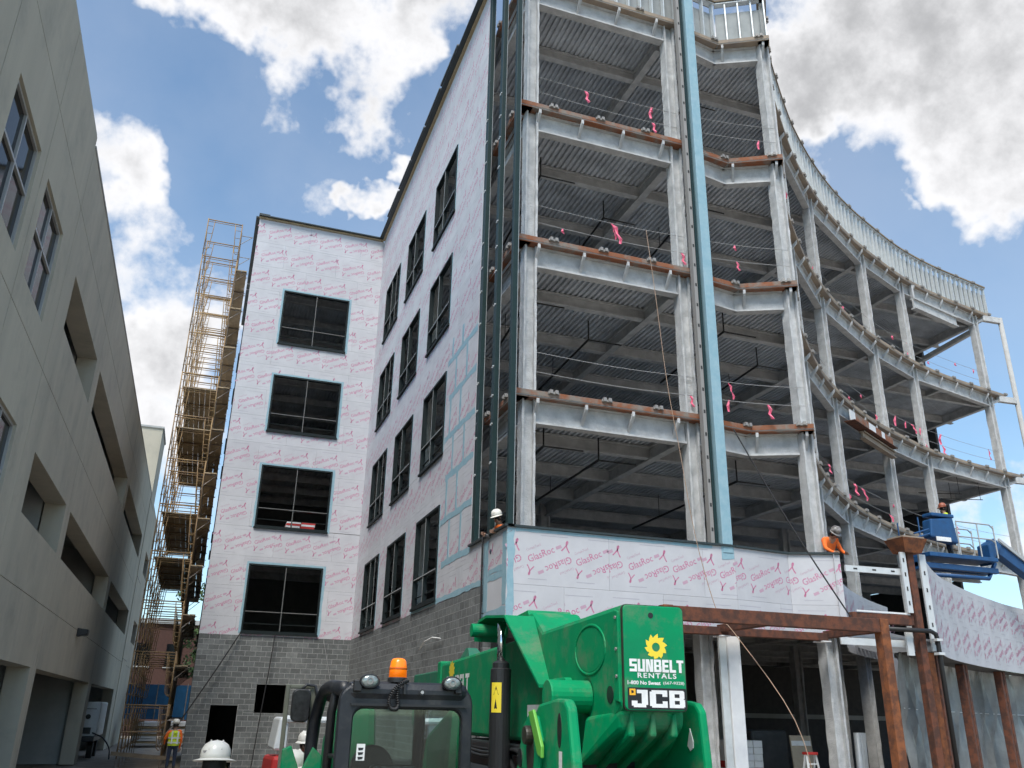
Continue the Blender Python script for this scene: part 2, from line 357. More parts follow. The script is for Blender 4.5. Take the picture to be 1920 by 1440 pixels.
# ================================================================== THE BUILDING UNDER CONSTRUCTION
BASE = (6.05, 17.45, 0)
bld = thing('building_under_construction', 'five storey steel frame office building with white pink-printed sheathing and open curved front', 'building', BASE)
LV = {2: 5.2, 3: 9.45, 4: 13.68, 5: 17.92, 6: 22.45}
V2 = lambda x, y: Vector((x, y, 0))
CURVE = catmull([(14.42, 17.30), (15.2, 18.35), (16.1, 19.45), (17.45, 20.75), (18.5, 21.72), (19.6, 22.65), (21.5, 24.05), (23.5, 25.32), (25.5, 26.38), (27.5, 27.28), (30, 28.3), (33, 29.15), (37.2, 29.95)], 4)
FRONT = [V2(6.32, 17.8), V2(11.62, 17.8), V2(12.05, 17.98), V2(13.05, 18.08), V2(14.42, 17.30)]
EDGE = FRONT[:-1] + CURVE
XE, YB = 37.2, 50.
def yf(x):
    if x < 6.32: return 37.25
    for a, b in zip(EDGE, EDGE[1:]):
        if a.x <= x <= b.x: return a.y + (b.y - a.y) * (x - a.x) / (b.x - a.x)
    return EDGE[-1].y
def xmax(y):
    if y >= 29.7: return XE - .3
    x = 15.
    while yf(x) < y - .35 and x < XE: x += .1
    return x - .2

# --- slabs, steel deck, joists
for k, zt in LV.items():
    ring = [(p.x, p.y) for p in EDGE] + [(XE, YB), (.3, YB), (.3, 37.25), (6.32, 37.25)]
    MB().prism(ring, zt - .13, zt).build('floor_slab' if k < 6 else 'roof_slab', M['slab'], bld)
    d = MB(); x = .35; p = .165; zb = zt - .134
    while x < XE - p:
        y0 = max(yf(x), yf(x + p), yf(x + .001)) + .06
        prof = [(0, -.07), (.072, -.07), (.09, -.002), (.147, -.002), (.165, -.07)]
        for (a, za), (b, zb2) in zip(prof, prof[1:]):
            ya, yb_ = max(yf(x + a), 17.) + .36, max(yf(x + b), 17.) + .36
            if x < 6.32 <= x + p: ya = yb_ = 37.3
            d.add([(x + a, ya, zb + za), (x + b, yb_, zb + zb2), (x + b, YB - .1, zb + zb2), (x + a, YB - .1, zb + za)], [(0, 3, 2, 1)])
        x += p
    dk = MB.build(d, 'metal_deck', M['deck'], bld)
    zj = zt - .22
    y = 20.15
    while y < 49.5:
        x0 = .5 if y > 37.6 else 6.5
        MB().beam((x0, y, zj), (xmax(y), y, zj), .36, .2, .045, .06).build('joist', M['fire'], bld)
        y += 2.62
    for gx in (6.7, 11.15, 17.75, 26.2, 29.85):
        MB().beam((gx, yf(gx) + .75, zj - .004), (gx, 49.6, zj - .004), .40, .22, .05, .07).build('girder', M['fire'], bld)
    for gx in (19.5, 32.6):       # short stub framing between the front beam and the first joist
        ya = yf(gx) + .5; yb = next(20.15 + 2.62 * i for i in range(20) if 20.15 + 2.62 * i > ya + .6)
        MB().beam((gx, ya, zj + .003), (gx, yb, zj + .003), .3, .16, .04, .05).build('stub_beam', M['fire'], bld)

# --- columns
def hcol(z0, z1, b=.43, dp=.31, tf=.055, tw=.10, jag=True):
    """H column, open sides facing -y and +y, slightly lumpy spray"""
    pf = [(-b / 2, -dp / 2), (-b / 2 + tf, -dp / 2), (-b / 2 + tf, -tw / 2), (b / 2 - tf, -tw / 2), (b / 2 - tf, -dp / 2), (b / 2, -dp / 2), (b / 2, dp / 2), (b / 2 - tf, dp / 2), (b / 2 - tf, tw / 2), (-b / 2 + tf, tw / 2), (-b / 2 + tf, dp / 2), (-b / 2, dp / 2)]
    s = MB(); n = 12; k = max(2, int((z1 - z0) / .22)); vs = []
    for i in range(k + 1):
        z = z0 + (z1 - z0) * i / k
        vs += [(x + random.uniform(-.009, .009), y + random.uniform(-.009, .009), z) for x, y in pf]
    fs = [(i * n + j, i * n + (j + 1) % n, (i + 1) * n + (j + 1) % n, (i + 1) * n + j) for i in range(k) for j in range(n)]
    for o in (0, k * n): fs += [(o, o + 1, o + 10, o + 11), (o + 2, o + 3, o + 8, o + 9), (o + 4, o + 5, o + 6, o + 7)]
    return s.add(vs, fs)
nrm = lambda t: Vector((-t.y, t.x, 0))
COLS = [(V2(6.71, 18.10), 0.), (V2(11.19, 18.10), 0.), (V2(14.42, 17.72), 0.)]
def on_curve(x):
    for a, b in zip(CURVE, CURVE[1:]):
        if a.x <= x <= b.x:
            t = (b - a).normalized(); return a.lerp(b, (x - a.x) / (b.x - a.x)), t
for x in (17.85, 21.35, 26.4, 30.0, 36.15):
    p, t = on_curve(x); COLS.append((p + nrm(t) * .36, math.atan2(t.y, t.x)))
for i, (p, a) in enumerate(COLS):
    hcol(0, 22.31, .345 if i < 3 else .33).build('column', M['fire'], bld, T(p.x, p.y, 0) @ RZ(a * .55))
for gx in (6.7, 11.05, 17.75, 21.2, 26.2, 29.85):
    for gy in (27.9, 38.5):
        if gy > yf(gx) + 1.5:
            hcol(0, 22.31, .33).build('column', M['fire'], bld, T(gx, gy, 0))
MB().tube([(37.75, 29.85, 0), (37.75, 29.85, 22.3)], .12, 14).build('pipe_column', M['slab'], bld, smooth=True)
for k in (3, 4, 5, 6):
    MB().bar((36.6, 29.95, LV[k] - .3), (37.75, 29.87, LV[k] - .3), .2, .3).build('outrigger', M['fire'], bld)

# --- edge beams (straight chords between columns), kicker plates, bent edge plates, clips
bp = [COLS[0][0], COLS[1][0], V2(13.05, 18.42)] + [c[0] for c in COLS[2:]]
kick = {}
def kicker(l):
    l = round(l * 12) / 12
    if l not in kick:
        s = MB(); h = .50
        s.prism([(0, -h), (0, -h + .16), (-l, 0), (-l, -.12)][::-1], -.035, .035, 'x')
        s.box(-.05, .05, -.02, .0, -h, -.0)
        kick[l] = s.mesh('kicker_plate', M['fire'])
    return kick[l]
clipm = MB().box(-.11, -.03, -.05, .03, -.04, .05).box(.03, .11, -.05, .03, -.04, .05).box(-.14, .14, -.015, .03, -.05, .01).mesh('edge_clip', M['clip'])
for k in (3, 4, 5, 6):
    zt = LV[k]; zb = zt - .15
    for i, (a, b) in enumerate(zip(bp, bp[1:])):
        d = (b - a).normalized()
        o = MB().beam((*(a + d * (.18 if i != 2 else 0)).xy, zb), (*(b - d * (.18 if i != 1 else 0)).xy, zb), .60, .25, .05, .07).build('edge_beam', M['fire'], bld)
    # bent edge plate in lengths
    def plate(P, name, mm):
        s = MB()
        for a, b in zip(P, P[1:]):
            t = (b - a).normalized(); nn = nrm(t) * -.012
            s.hexa([(*(a + nn).xy, zt - .11), (*(b + nn).xy, zt - .11), (*(b - nn * .2).xy, zt - .11), (*(a - nn * .2).xy, zt - .11),
                    (*(a + nn).xy, zt + .02), (*(b + nn).xy, zt + .02), (*(b - nn * .2).xy, zt + .02), (*(a - nn * .2).xy, zt + .02)])
            nn2 = nrm(t) * .34
            s.hexa([(*(a + nn).xy, zt - .165), (*(b + nn).xy, zt - .165), (*(b + nn2).xy, zt - .165), (*(a + nn2).xy, zt - .165),
                    (*(a + nn).xy, zt - .152), (*(b + nn).xy, zt - .152), (*(b + nn2).xy, zt - .152), (*(a + nn2).xy, zt - .152)])
        s.build(name, mm, bld)
    plate(FRONT[:2], 'edge_plate', M['rustplate'] if k < 6 else M['rustgrey']); plate(FRONT[1:4], 'edge_plate', M['rustplate'] if k < 6 else M['rustgrey']); plate(FRONT[3:], 'edge_plate', M['rustplate'] if k < 6 else M['rustgrey'])
    plate([V2(6.32, 20.25), V2(6.32, 17.8)], 'edge_plate', M['rustplate'])
    for i in range(0, len(CURVE) - 1, 6): plate(CURVE[i:i + 7], 'edge_plate', M['rustgrey'])
    MB().beam((6.72, 18.4, zb), (6.72, 20.3, zb), .6, .3, .06, .08).build('edge_beam', M['fire'], bld)
    # kickers stand on the beam's bottom flange and prop the plate
    def near_chord(q):
        best = None
        for a, b in zip(bp, bp[1:]):
            ab = b - a; t = max(0, min(1, (q - a).dot(ab) / ab.length_squared)); c = a + ab * t
            if best is None or (c - q).length < (best - q).length: best = c
        return best
    for q, t in walk(EDGE, 1.27, .55):
        c = near_chord(q); dv = c - q
        if dv.length > .12:
            ang = math.atan2(dv.y, dv.x) - math.pi / 2
            inst('kicker_plate', kicker(min(dv.length, .9)), bld, T(c.x, c.y, zb - .03) @ RZ(ang))
    for q, t in walk(EDGE, 1.42, .95):
        o = q - nrm(t) * .03
        inst('edge_clip', clipm, bld, T(o.x, o.y, zt + .02) @ RZ(math.atan2(t.y, t.x)))
    for yy in (18.5, 19.9):
        inst('edge_clip', clipm, bld, T(6.29, yy, zt + .02) @ RZ(-math.pi / 2))
# rust-stained plate girder piece on the fourth-floor edge, hung beam below the roof edge
a, ta = on_curve(22.0); b, tb = on_curve(26.1); t = (b - a).normalized(); nn = nrm(t) * -.05
for i, (s0, s1, mm) in enumerate(((0, .12, 'whiteb'), (.12, .42, 'rustplate'), (.42, .58, 'whiteb'), (.58, .72, 'rustplate'), (.72, .8, 'whiteb'), (.8, 1., 'rustplate'))):
    p, q = a.lerp(b, s0) + nn, a.lerp(b, s1 - .004) + nn
    MB().bar((p.x, p.y, 13.02), (q.x, q.y, 13.02), .03, .42).build('facia_plate', M[mm], bld)
p, q = a.lerp(b, .0) + nn * .2, b + nn * .2
MB().bar((p.x, p.y, 12.79), (q.x, q.y, 12.79), .42, .03).build('bottom_flange', M['rust'], bld)
p, q = a.lerp(b, .25), b
MB().beam((p.x + .1, p.y + .1, 12.72), (q.x + .1, q.y + .1, 12.72), .30, .22).build('hung_beam', M['rustgrey'], bld)
p, _ = on_curve(30.6); q, _ = on_curve(34.2)
MB().beam((p.x, p.y + .1, 21.55), (q.x, q.y + .1, 21.55), .55, .25).build('hung_beam', M['fire'], bld)
MB().bar((p.x + .05, p.y + .1, 21.55), (p.x + .05, p.y + .1, 22.3), .16, .10).build('hanger', M['fire'], bld)
# end bay bracing near the right corner
MB().bar((36.2, 34.4, 21.2), (36.2, 30.1, 21.5), .2, .25).build('end_beam', M['fire'], bld)
for k in (4, 5, 6): MB().beam((36.25, 30.0, LV[k] - .23), (36.25, 49, LV[k] - .23), .45, .22).build('end_beam', M['fire'], bld)

# --- roof parapet of metal studs with boards behind
stud = MB().box(-.02, .02, -.075, -.07, 0, 1.5).box(-.02, -.015, -.07, .07, 0, 1.5).box(-.02, .02, .07, .075, 0, 1.5).mesh('parapet_stud', M['galv'])
zr = LV[6] + .022
PAR = [p.copy() for p in EDGE]
PAR = [V2(6.32, 17.8)] + PAR[1:]
for q, t in walk(PAR, .405, .2):
    o = q + nrm(t) * .08
    inst('parapet_stud', stud, bld, T(o.x, o.y, zr) @ RZ(math.atan2(t.y, t.x)))
acc = 0
for i in range(0, len(PAR) - 1, 2):
    P = PAR[i:i + 3]
    s = MB(); tr = MB(); s2 = MB()
    for a, b in zip(P, P[1:]):
        t = (b - a).normalized(); nn = nrm(t)
        s.bar((*(a + nn * .19).xy, zr + .62), (*(b + nn * .19).xy, zr + .62), .015, 1.24)
        tr.bar((*(a + nn * .08).xy, zr + 1.53), (*(b + nn * .08).xy, zr + 1.53), .19, .05)
        s2.bar((*(a + nn * .10).xy, zr + 1.60), (*(b + nn * .10).xy, zr + 1.60), .30, .07)
    s.build('parapet_board', M['pboard'], bld); tr.build('top_track', M['galv'], bld); s2.build('parapet_blocking', M['wood'], bld)
for q, t in walk(PAR, 1.45, .7):
    o = q - nrm(t) * .07
    inst('edge_clip', clipm, bld, T(o.x, o.y, zr + 1.60) @ RZ(math.atan2(t.y, t.x)))

# --- sheathed walls: boards 1.22 m high with real openings, printed lettering, block base
def rect_minus(r, holes):
    out = [r]
    for h in holes:
        nx = []
        for a0, a1, b0, b1 in out:
            c0, c1, d0, d1 = max(a0, h[0]), min(a1, h[1]), max(b0, h[2]), min(b1, h[3])
            if c0 >= c1 or d0 >= d1: nx.append((a0, a1, b0, b1)); continue
            if b0 < d0: nx.append((a0, a1, b0, d0))
            if d1 < b1: nx.append((a0, a1, d1, b1))
            if a0 < c0: nx.append((a0, c0, d0, d1))
            if c1 < a1: nx.append((c1, a1, d0, d1))
        out = nx
    return [q for q in out if q[1] - q[0] > .02 and q[3] - q[2] > .02]
# one printed motif, about 1.15 x .9 m: name twice (once upside down), small line, flag, ribbon
def motif():
    s = MB(); a = R(24)
    def put(geo, cx, cy, ang, mi):
        vs, fs = geo; c, sn = math.cos(ang), math.sin(ang); s.cur = mi
        s.add([(cx + v.x * c - v.y * sn, cy + v.x * sn + v.y * c, 0) for v in vs], fs)
    gr = fit_text('GlasRoc', .66, .155, .004, 2); ct = fit_text('CertainTeed', .36, .062, .003, 1)
    put(gr, -.22, .06, a, 0); put(gr, .20, -.14, a + math.pi, 0)
    put(ct, -.40, .20, a, 1); put(ct, .40, -.27, a + math.pi, 1)
    fl = ([Vector((-.07, -.035, 0)), Vector((.07, -.035, 0)), Vector((.07, .035, 0)), Vector((-.07, .035, 0))], [(0, 1, 2, 3)])
    put(fl, .20, .24, a, 1); put(fl, -.22, -.33, a, 1)
    def ribbon(cx, cy, k):
        pts = bez([(-.10, -.10), (.02, .02), (.18, .16), (.06, .20), (-.06, .16), (.02, -.02), (.10, -.14)], 12)
        for p, q in zip(pts, pts[1:]):
            d = (q - p); nn = Vector((-d.y, d.x, 0)).normalized() * .016
            s.cur = 0; s.add([(cx + (v.x) * k, cy + (v.y) * k, 0) for v in (p - nn, q - nn, q + nn, p + nn)], [(0, 1, 2, 3)])
    ribbon(.36, .26, .95); ribbon(-.46, -.30, -.8)
    put(([Vector((-.33, -.006, 0)), Vector((.33, -.006, 0)), Vector((.33, .006, 0)), Vector((-.33, .006, 0))], [(0, 1, 2, 3)]), .1, .47, 0, 2)
    put(([Vector((-.22, -.006, 0)), Vector((.22, -.006, 0)), Vector((.22, .006, 0)), Vector((-.22, .006, 0))], [(0, 1, 2, 3)]), -.3, -.49, 0, 2)
    return s.mesh('printed_lettering', [M['pink'], M['pinkpale'], M['greyprint']], fix=False)
MOTIF = motif(); PM = [M['pink'], M['pinkpale'], M['greyprint']]
MV = ([v.co.copy() for v in MOTIF.vertices], [tuple(p.vertices) for p in MOTIF.polygons], [p.material_index for p in MOTIF.polygons])
SWAP = Matrix(((1, 0, 0, 0), (0, 0, 1, 0), (0, 1, 0, 0), (0, 0, 0, 1)))
def wall_boards(frame, a0, a1, b0, b1, holes, thick=.016, length=2.44, first=None, name='sheathing_board', skip=lambda r: False):
    """boards on a wall; frame maps (along, up, out) to the world; rows of 1.22 m from the top"""
    row = 0; top = b1
    while top > b0 + .03:
        lo = max(b0, top - 1.22); x = a0 - (1.1 if row % 2 else 0) * (length / 2.44)
        ph = random.uniform(0, 1.1)
        while x < a1 - .02:
            r = (max(a0, x) + .0025, min(a1, x + length) - .0025, lo + .0025, top - .0025)
            x += length
            if r[1] - r[0] < .03: continue
            s = MB()
            for q in rect_minus(r, holes): s.box(q[0], q[1], -thick, 0, q[2], q[3])
            if not s.v: continue
            s.v = [tuple(frame @ Vector((v[0], -v[1] * -1, v[2]))) for v in s.v]
            bo = s.build(name, M['glas'], bld)
            # lettering on this board, cut at its edges and at the openings
            cx = r[0] + ph - 1.1
            while cx < r[1] + .5:
                cz = top - .61 + random.uniform(-.03, .03)
                box = (cx - .6, cx + .6, cz - .52, cz + .52)
                Mx = frame @ T(cx, .0015, cz) @ SWAP
                if box[0] > r[0] and box[1] < r[1] and box[2] > lo and not any(box[0] < h[1] and box[1] > h[0] and box[2] < h[3] and box[3] > h[2] for h in holes):
                    inst('printed_lettering', MOTIF, bo, Mx)
                elif box[1] > r[0] and box[0] < r[1]:
                    c = MB()
                    for f, mi in zip(MV[1], MV[2]):
                        q = [MV[0][i] for i in f]; gx = cx + sum(p.x for p in q) / len(q); gz = cz + sum(p.y for p in q) / len(q)
                        if r[0] < gx < r[1] and lo < gz < top and not any(h[0] - .08 < gx < h[1] + .08 and h[2] - .08 < gz < h[3] + .08 for h in holes):
                            c.cur = mi; c.add(q, [tuple(range(len(q)))])
                    if c.v: inst('printed_lettering', c.mesh('printed_lettering', PM, fix=False), bo, Mx)['kind'] = 'stuff'
                cx += 1.17 + random.uniform(-.05, .05)
        top -= 1.22; row += 1
# frames: (along, out, up) -> world ; out points off the wall
FW = Matrix(((1, 0, 0, 0), (0, -1, 0, 37.0), (0, 0, 1, 0), (0, 0, 0, 1)))              # wing face, looks to -y
FL = Matrix(((0, -1, 0, 6.05), (-1, 0, 0, 0), (0, 0, 1, 0), (0, 0, 0, 1)))             # long wall, looks to -x; along = -y
FS = Matrix(((0, -1, 0, 0.05), (-1, 0, 0, 0), (0, 0, 1, 0), (0, 0, 0, 1)))             # wing side
rows = [(5.12, 7.84), (9.38, 12.06), (13.62, 16.24), (17.80, 20.46)]
WH = [(1.60, 4.62, a, b) for a, b in rows]
LH = [(-e, -s, a, b) for (a, b) in ((5.15, 7.80), (9.37, 11.95), (13.55, 16.08), (17.69, 20.28)) for s, e in ((23.37, 26.15), (27.72, 30.58), (32.1, 35.0))]
wall_boards(FW, .05, 6.05, 4.99, 24.0, WH)
wall_boards(FL, -37.0, -20.2, 5.01, 24.0, LH)
wall_boards(FL, -20.2, -17.45, 5.01, 6.05, [])
SH = [(-y - 2.4, -y, a, b) for a, b in rows for y in (39, 44)]
wall_boards(FS, -50, -37.0, 4.99, 24.0, SH, length=4.0)
# front band, folded like the slab edge; the side return runs on along the curve
BAND = [V2(6.05, 17.45), V2(11.8, 17.45), V2(13.5, 17.7), V2(14.66, 17.19)]
for a, b in zip(BAND, BAND[1:]):
    t = (b - a).normalized(); o = -nrm(t)
    Fm = Matrix(((t.x, o.x, 0, a.x), (t.y, o.y, 0, a.y), (0, 0, 1, 0), (0, 0, 0, 1)))
    wall_boards(Fm, 0.0, (b - a).length, 4.16, 6.05, [], name='sheathing_board')
MB().box(6.05, 6.065, 17.46, 19.1, 4.16, 5.008).build('sheathing_board', M['glas'], bld)
i0 = [p for p in CURVE if p.x < 23.4]
def curved_wall(P, z0, z1, name, mm, th=.016, seg=3, prints=True):
    for i in range(0, len(P) - 1, seg):
        Q = P[i:i + seg + 1]; s = MB()
        if len(Q) < 2: continue
        for a, b in zip(Q, Q[1:]): s.bar((*a.xy, (z0 + z1) / 2), (*b.xy, (z0 + z1) / 2), th, z1 - z0)
        bo = s.build(name, mm, bld)
        if prints:
            for q, t in walk(Q, 1.25, .5):
                out = -nrm(t); Fm = Matrix(((t.x, out.x, 0, q.x + out.x * .02), (t.y, out.y, 0, q.y + out.y * .02), (0, 0, 1, 0), (0, 0, 0, 1)))
                zz = z1 - .62
                while zz > z0 + .4:
                    inst('printed_lettering', MOTIF, bo, Fm @ T(0, .002, zz) @ Matrix(((.9, 0, 0, 0), (0, 0, 1, 0), (0, .9, 0, 0), (0, 0, 0, 1)))); zz -= 1.0
curved_wall([p - nrm(V2(.8, .6)) * .12 for p in i0], 4.3, 6.05, 'sheathing_board', M['glas'], seg=4)
# caps and tape
def cap(P, z, w=.22, name='cap_flashing', mm='capm', h=.05):
    for a, b in zip(P, P[1:]): MB().bar((*a.xy, z + h / 2), (*b.xy, z + h / 2), w, h).build(name, M[mm], bld)
cap([p + V2(0, .06) for p in BAND], 6.052)
cap([V2(6.09, 20.22), V2(6.09, 17.4)], 6.055)
cap([V2(.02, 36.97), V2(6.0, 36.97)], 24.08, .35); cap([V2(5.98, 36.9), V2(5.98, 17.6)], 24.085, .40)
cap([V2(.02, 36.96), V2(6.0, 36.96)], 24.003, .10, 'wood_blocking', 'ply', .076); cap([V2(6.015, 36.9), V2(6.015, 17.6)], 24.003, .12, 'wood_blocking', 'ply', .08)
MB().box(0.0, .5, 36.9, 37.2, 24.135, 24.25).build('coping_piece', M['capm'], bld)
for i in range(5):
    y0 = 23 + i * 2.4
    MB().bar((5.95, y0, 24.18 + .03 * math.sin(i * 3)), (5.95, y0 + 2.3, 24.2 + .03 * math.cos(i * 2)), .45, .10).build('membrane_roll', M['black_tarp'], bld, bevel=.03)
cap([V2(.03, 37.0), V2(.03, 50)], 24.06, .30)
TAPE_N = [0]
def tape(frame, a0, a1, b0, b1, d=None):
    """hand-applied flashing: a thin strip with uneven edges"""
    TAPE_N[0] += 1; d = .0022 + .00023 * (TAPE_N[0] % 23)                    # laps lie one over the other
    L_ = max(a1 - a0, b1 - b0); n = max(2, int(L_ / .22)); vert = (b1 - b0) > (a1 - a0); s = MB(); jt = min(.028, .16 * min(a1 - a0, b1 - b0))
    P = []
    for i in range(n + 1):
        t = i / n; j0, j1 = random.uniform(-jt, jt), random.uniform(-jt, jt)
        P.append(((a0 + j0, b0 + (b1 - b0) * t), (a1 + j1, b0 + (b1 - b0) * t)) if vert else ((a0 + (a1 - a0) * t, b0 + j0), (a0 + (a1 - a0) * t, b1 + j1)))
    for (p, q), (p2, q2) in zip(P, P[1:]):
        s.hexa([(p[0], .0004, p[1]), (q[0], .0004, q[1]), (q2[0], .0004, q2[1]), (p2[0], .0004, p2[1]), (p[0], d, p[1]), (q[0], d, q[1]), (q2[0], d, q2[1]), (p2[0], d, p2[1])])
    s.v = [tuple(frame @ Vector(v)) for v in s.v]; s.build('flashing_tape', M['tape'], bld)
for a0, a1, b0, b1 in WH:
    w = .09
    tape(FW, a0 - w, a0, b0 - w * .6, b1 + w); tape(FW, a1, a1 + w * 1.3, b0 - w * .6, b1 + w)
    tape(FW, a0, a1, b1, b1 + w)
    if b0 > 5.5: tape(FW, a0, a1, b0 - w * .7, b0)
for a0, a1, b0, b1 in LH:
    tape(FL, a0 - .05, a0, b0, b1); tape(FL, a1, a1 + .06, b0, b1)
zj = [5.01, 6.02, 7.24, 8.46, 9.68, 10.9, 12.1]
for i, z in enumerate(zj[1:], 1):
    tape(FL, -23.25 + .3 * (i % 2), -20.23, z - .09, z + .09)
    for q in (-22.3, -21.2) if i % 2 else (-22.75, -21.7): tape(FL, q - .08, q + .08, z + .095, z + 1.125 if i < 6 else z + .7)
tape(FL, -26.4, -17.47, 5.012, 5.14); tape(FL, -19.1, -17.47, 4.17, 4.36); tape(FL, -17.72, -17.46, 4.4, 5.98); tape(FL, -19.08, -18.75, 4.36, 5.95); tape(FL, -18.7, -17.75, 5.16, 5.28)
tape(Matrix(((1, 0, 0, 0), (0, -1, 0, 17.45), (0, 0, 1, 0), (0, 0, 0, 1))), 6.06, 6.22, 4.17, 6.03)
tape(Matrix(((1, 0, 0, 0), (0, -1, 0, 17.45), (0, 0, 1, 0), (0, 0, 0, 1))), 6.25, 11.2, 5.97, 6.045)
tape(Matrix(((1, 0, 0, 0), (0, -1, 0, 17.45), (0, 0, 1, 0), (0, 0, 0, 1))), 11.45, 11.79, 5.75, 6.045)

# windows: dark frames with one upright and two rails (unglazed openings)
def window(frame, r, nv=(.5,), rails=(.30, .13), d=.12, w=.07):
    a0, a1, b0, b1 = r
    o = bpy.data.objects.new('window', None); link(o, bld, T(*(frame @ Vector(((a0 + a1) / 2, 0, b0)))))
    def pc(nm, x0, x1, z0, z1, y0=-d, y1=.035):
        s = MB(); s.box(x0, x1, y0, y1, z0, z1); s.v = [tuple(frame @ Vector(v)) for v in s.v]; s.build(nm, M['frame'], o)
    pc('jamb', a0, a0 + w, b0, b1); pc('jamb', a1 - w, a1, b0, b1); pc('head', a0 + w, a1 - w, b1 - w, b1); pc('sill', a0 - .03, a1 + .03, b0 - .07, b0 - .001, -d, .075); pc('bottom_rail', a0 + w, a1 - w, b0, b0 + w)
    for q in nv: pc('mullion', a0 + (a1 - a0) * q - w * .4, a0 + (a1 - a0) * q + w * .4, b0 + w, b1 - w, -.10, .02)
    for i, q in enumerate(rails):
        h = w * (.75 if i == 0 else .3)
        pc('rail', a0 + w, a1 - w, b0 + (b1 - b0) * q - h / 2, b0 + (b1 - b0) * q + h / 2, -.085, .015 if i == 0 else -.04)
def beads(frame, r, xs, zs, mm, wd=.018):
    for q in xs:
        s = MB(); x = r[0] + (r[1] - r[0]) * q; s.box(x - wd / 2, x + wd / 2, .021, .026, r[2] + .08, r[3] - .08); s.v = [tuple(frame @ Vector(v)) for v in s.v]; s.build('glazing_bead', M[mm], bld)
    for q in zs:
        s = MB(); z = r[2] + (r[3] - r[2]) * q; s.box(r[0] + .08, r[1] - .08, .0275, .031, z - wd / 2, z + wd / 2); s.v = [tuple(frame @ Vector(v)) for v in s.v]; s.build('glazing_bead', M[mm], bld)
for r in LH: beads(FL, r, (.45, .78) if r[0] < -31 else (.45,), (.32,), 'mulledge', .026)
for r in WH: beads(FW, r, (.5,), (.30,), 'clip', .014)
for i in range(4):
    for j in range(2): MB().box(2.9 + j * .62 + .02 * i, 3.48 + j * .62 + .02 * i, 37.45, 38.3, 9.46 + i * .09, 9.54 + i * .09).build('stored_board', M['whiteb' if (i + j) % 2 else 'red'], bld)
for r in WH: window(FW, r)
for r in LH: window(FL, r, (.45,), (.32, .12))
for r in SH: window(FS, r, (.5,), (.3,), .12, .07)

# block base: every block a piece; the nearest 300 stand alone, the rest are one mass
BW, BHt = .4064, .2000
blockm = MB().box(.008, BW - .008, -.19, 0, .008, BHt - .008).mesh('concrete_block', M['cmu'])
cands = []
def block_wall(frame, a0, a1, z1, holes, vis):
    nrow = int(round(z1 / BHt))
    for j in range(nrow):
        z = j * BHt; x = a0 - (BW / 2 if j % 2 else 0)
        while x < a1 - .01:
            q = (max(a0, x), min(a1, x + BW), z, z + BHt); x += BW
            for p in rect_minus(q, holes):
                if p[1] - p[0] < .05: continue
                full = abs((p[1] - p[0]) - BW) < .01 and p[3] - p[2] > BHt - .01
                wpt = frame @ Vector(((p[0] + p[1]) / 2, 0, (p[2] + p[3]) / 2))
                cands.append((vis(wpt), full, frame, p))
DH = [(.84, 1.86, 0, 2.4), (2.48, 3.62, 2.1, 3.2)]
block_wall(FW, .05, 6.05, 4.98, DH + WH[:1], lambda p: 60 + abs(p.x - 1) if p.z > .3 and p.x < 3.6 else (66 if p.z > 3.2 else 1e3))
block_wall(FL, -37.0, -18.95, 5.0, LH[:3], lambda p: p.y + (0 if p.z > 2.9 and p.y < 30 else 1e3))
cands.sort(key=lambda c: c[0])
single = 0; mass = MB()
for v, full, fr, p in cands:
    if single < 300 and v < 900:
        if full: inst('concrete_block', blockm, bld, fr @ T(p[0], 0, p[2]))
        else:
            s = MB(); s.box(p[0] + .008, p[1] - .008, -.19, 0, p[2] + .008, p[3] - .008); s.v = [tuple(fr @ Vector(q)) for q in s.v]; s.build('concrete_block', M['cmu'], bld)
        single += 1
    else:
        b0 = len(mass.v); mass.box(p[0] + .008, p[1] - .008, -.19, 0, p[2] + .008, p[3] - .008)
        mass.v[b0:] = [tuple(fr @ Vector(q)) for q in mass.v[b0:]]
mo = mass.build('block_courses', M['cmu'], bld); mo['kind'] = 'stuff'
for fr, a0, a1, hs in ((FW, .06, 6.05, DH + WH[:1]), (FL, -37.0, -18.96, LH[:3])):
    s = MB()
    for q in rect_minus((a0, a1, 0, 4.98), hs): s.box(q[0], q[1], -.18, -.0018, q[2], q[3])
    s.v = [tuple(fr @ Vector(q)) for q in s.v]; s.build('mortar_bed', M['mortar'], bld)
s = MB(); s.box(.055, .25, 37.2, 50, 0, 4.98); s.build('side_wall', M['cmu'], bld)
for r in DH:
    s = MB(); s.box(r[0], r[1], -.17, -.02, r[3] - .04, r[3]); s.v = [tuple(FW @ Vector(q)) for q in s.v]; s.build('lintel', M['conc2'], bld)

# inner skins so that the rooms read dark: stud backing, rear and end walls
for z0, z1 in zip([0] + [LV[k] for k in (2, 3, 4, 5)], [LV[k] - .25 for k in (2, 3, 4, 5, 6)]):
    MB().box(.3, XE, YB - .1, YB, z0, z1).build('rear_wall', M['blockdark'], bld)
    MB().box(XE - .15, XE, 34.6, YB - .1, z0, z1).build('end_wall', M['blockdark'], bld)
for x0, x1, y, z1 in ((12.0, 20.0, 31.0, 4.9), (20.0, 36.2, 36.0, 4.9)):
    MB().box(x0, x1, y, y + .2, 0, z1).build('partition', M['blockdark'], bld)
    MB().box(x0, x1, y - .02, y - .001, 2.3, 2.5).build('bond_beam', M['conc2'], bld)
MB().box(6.3, 6.5, 19.2, 36.9, 0, 4.9).build('inner_leaf', M['blockdark'], bld)

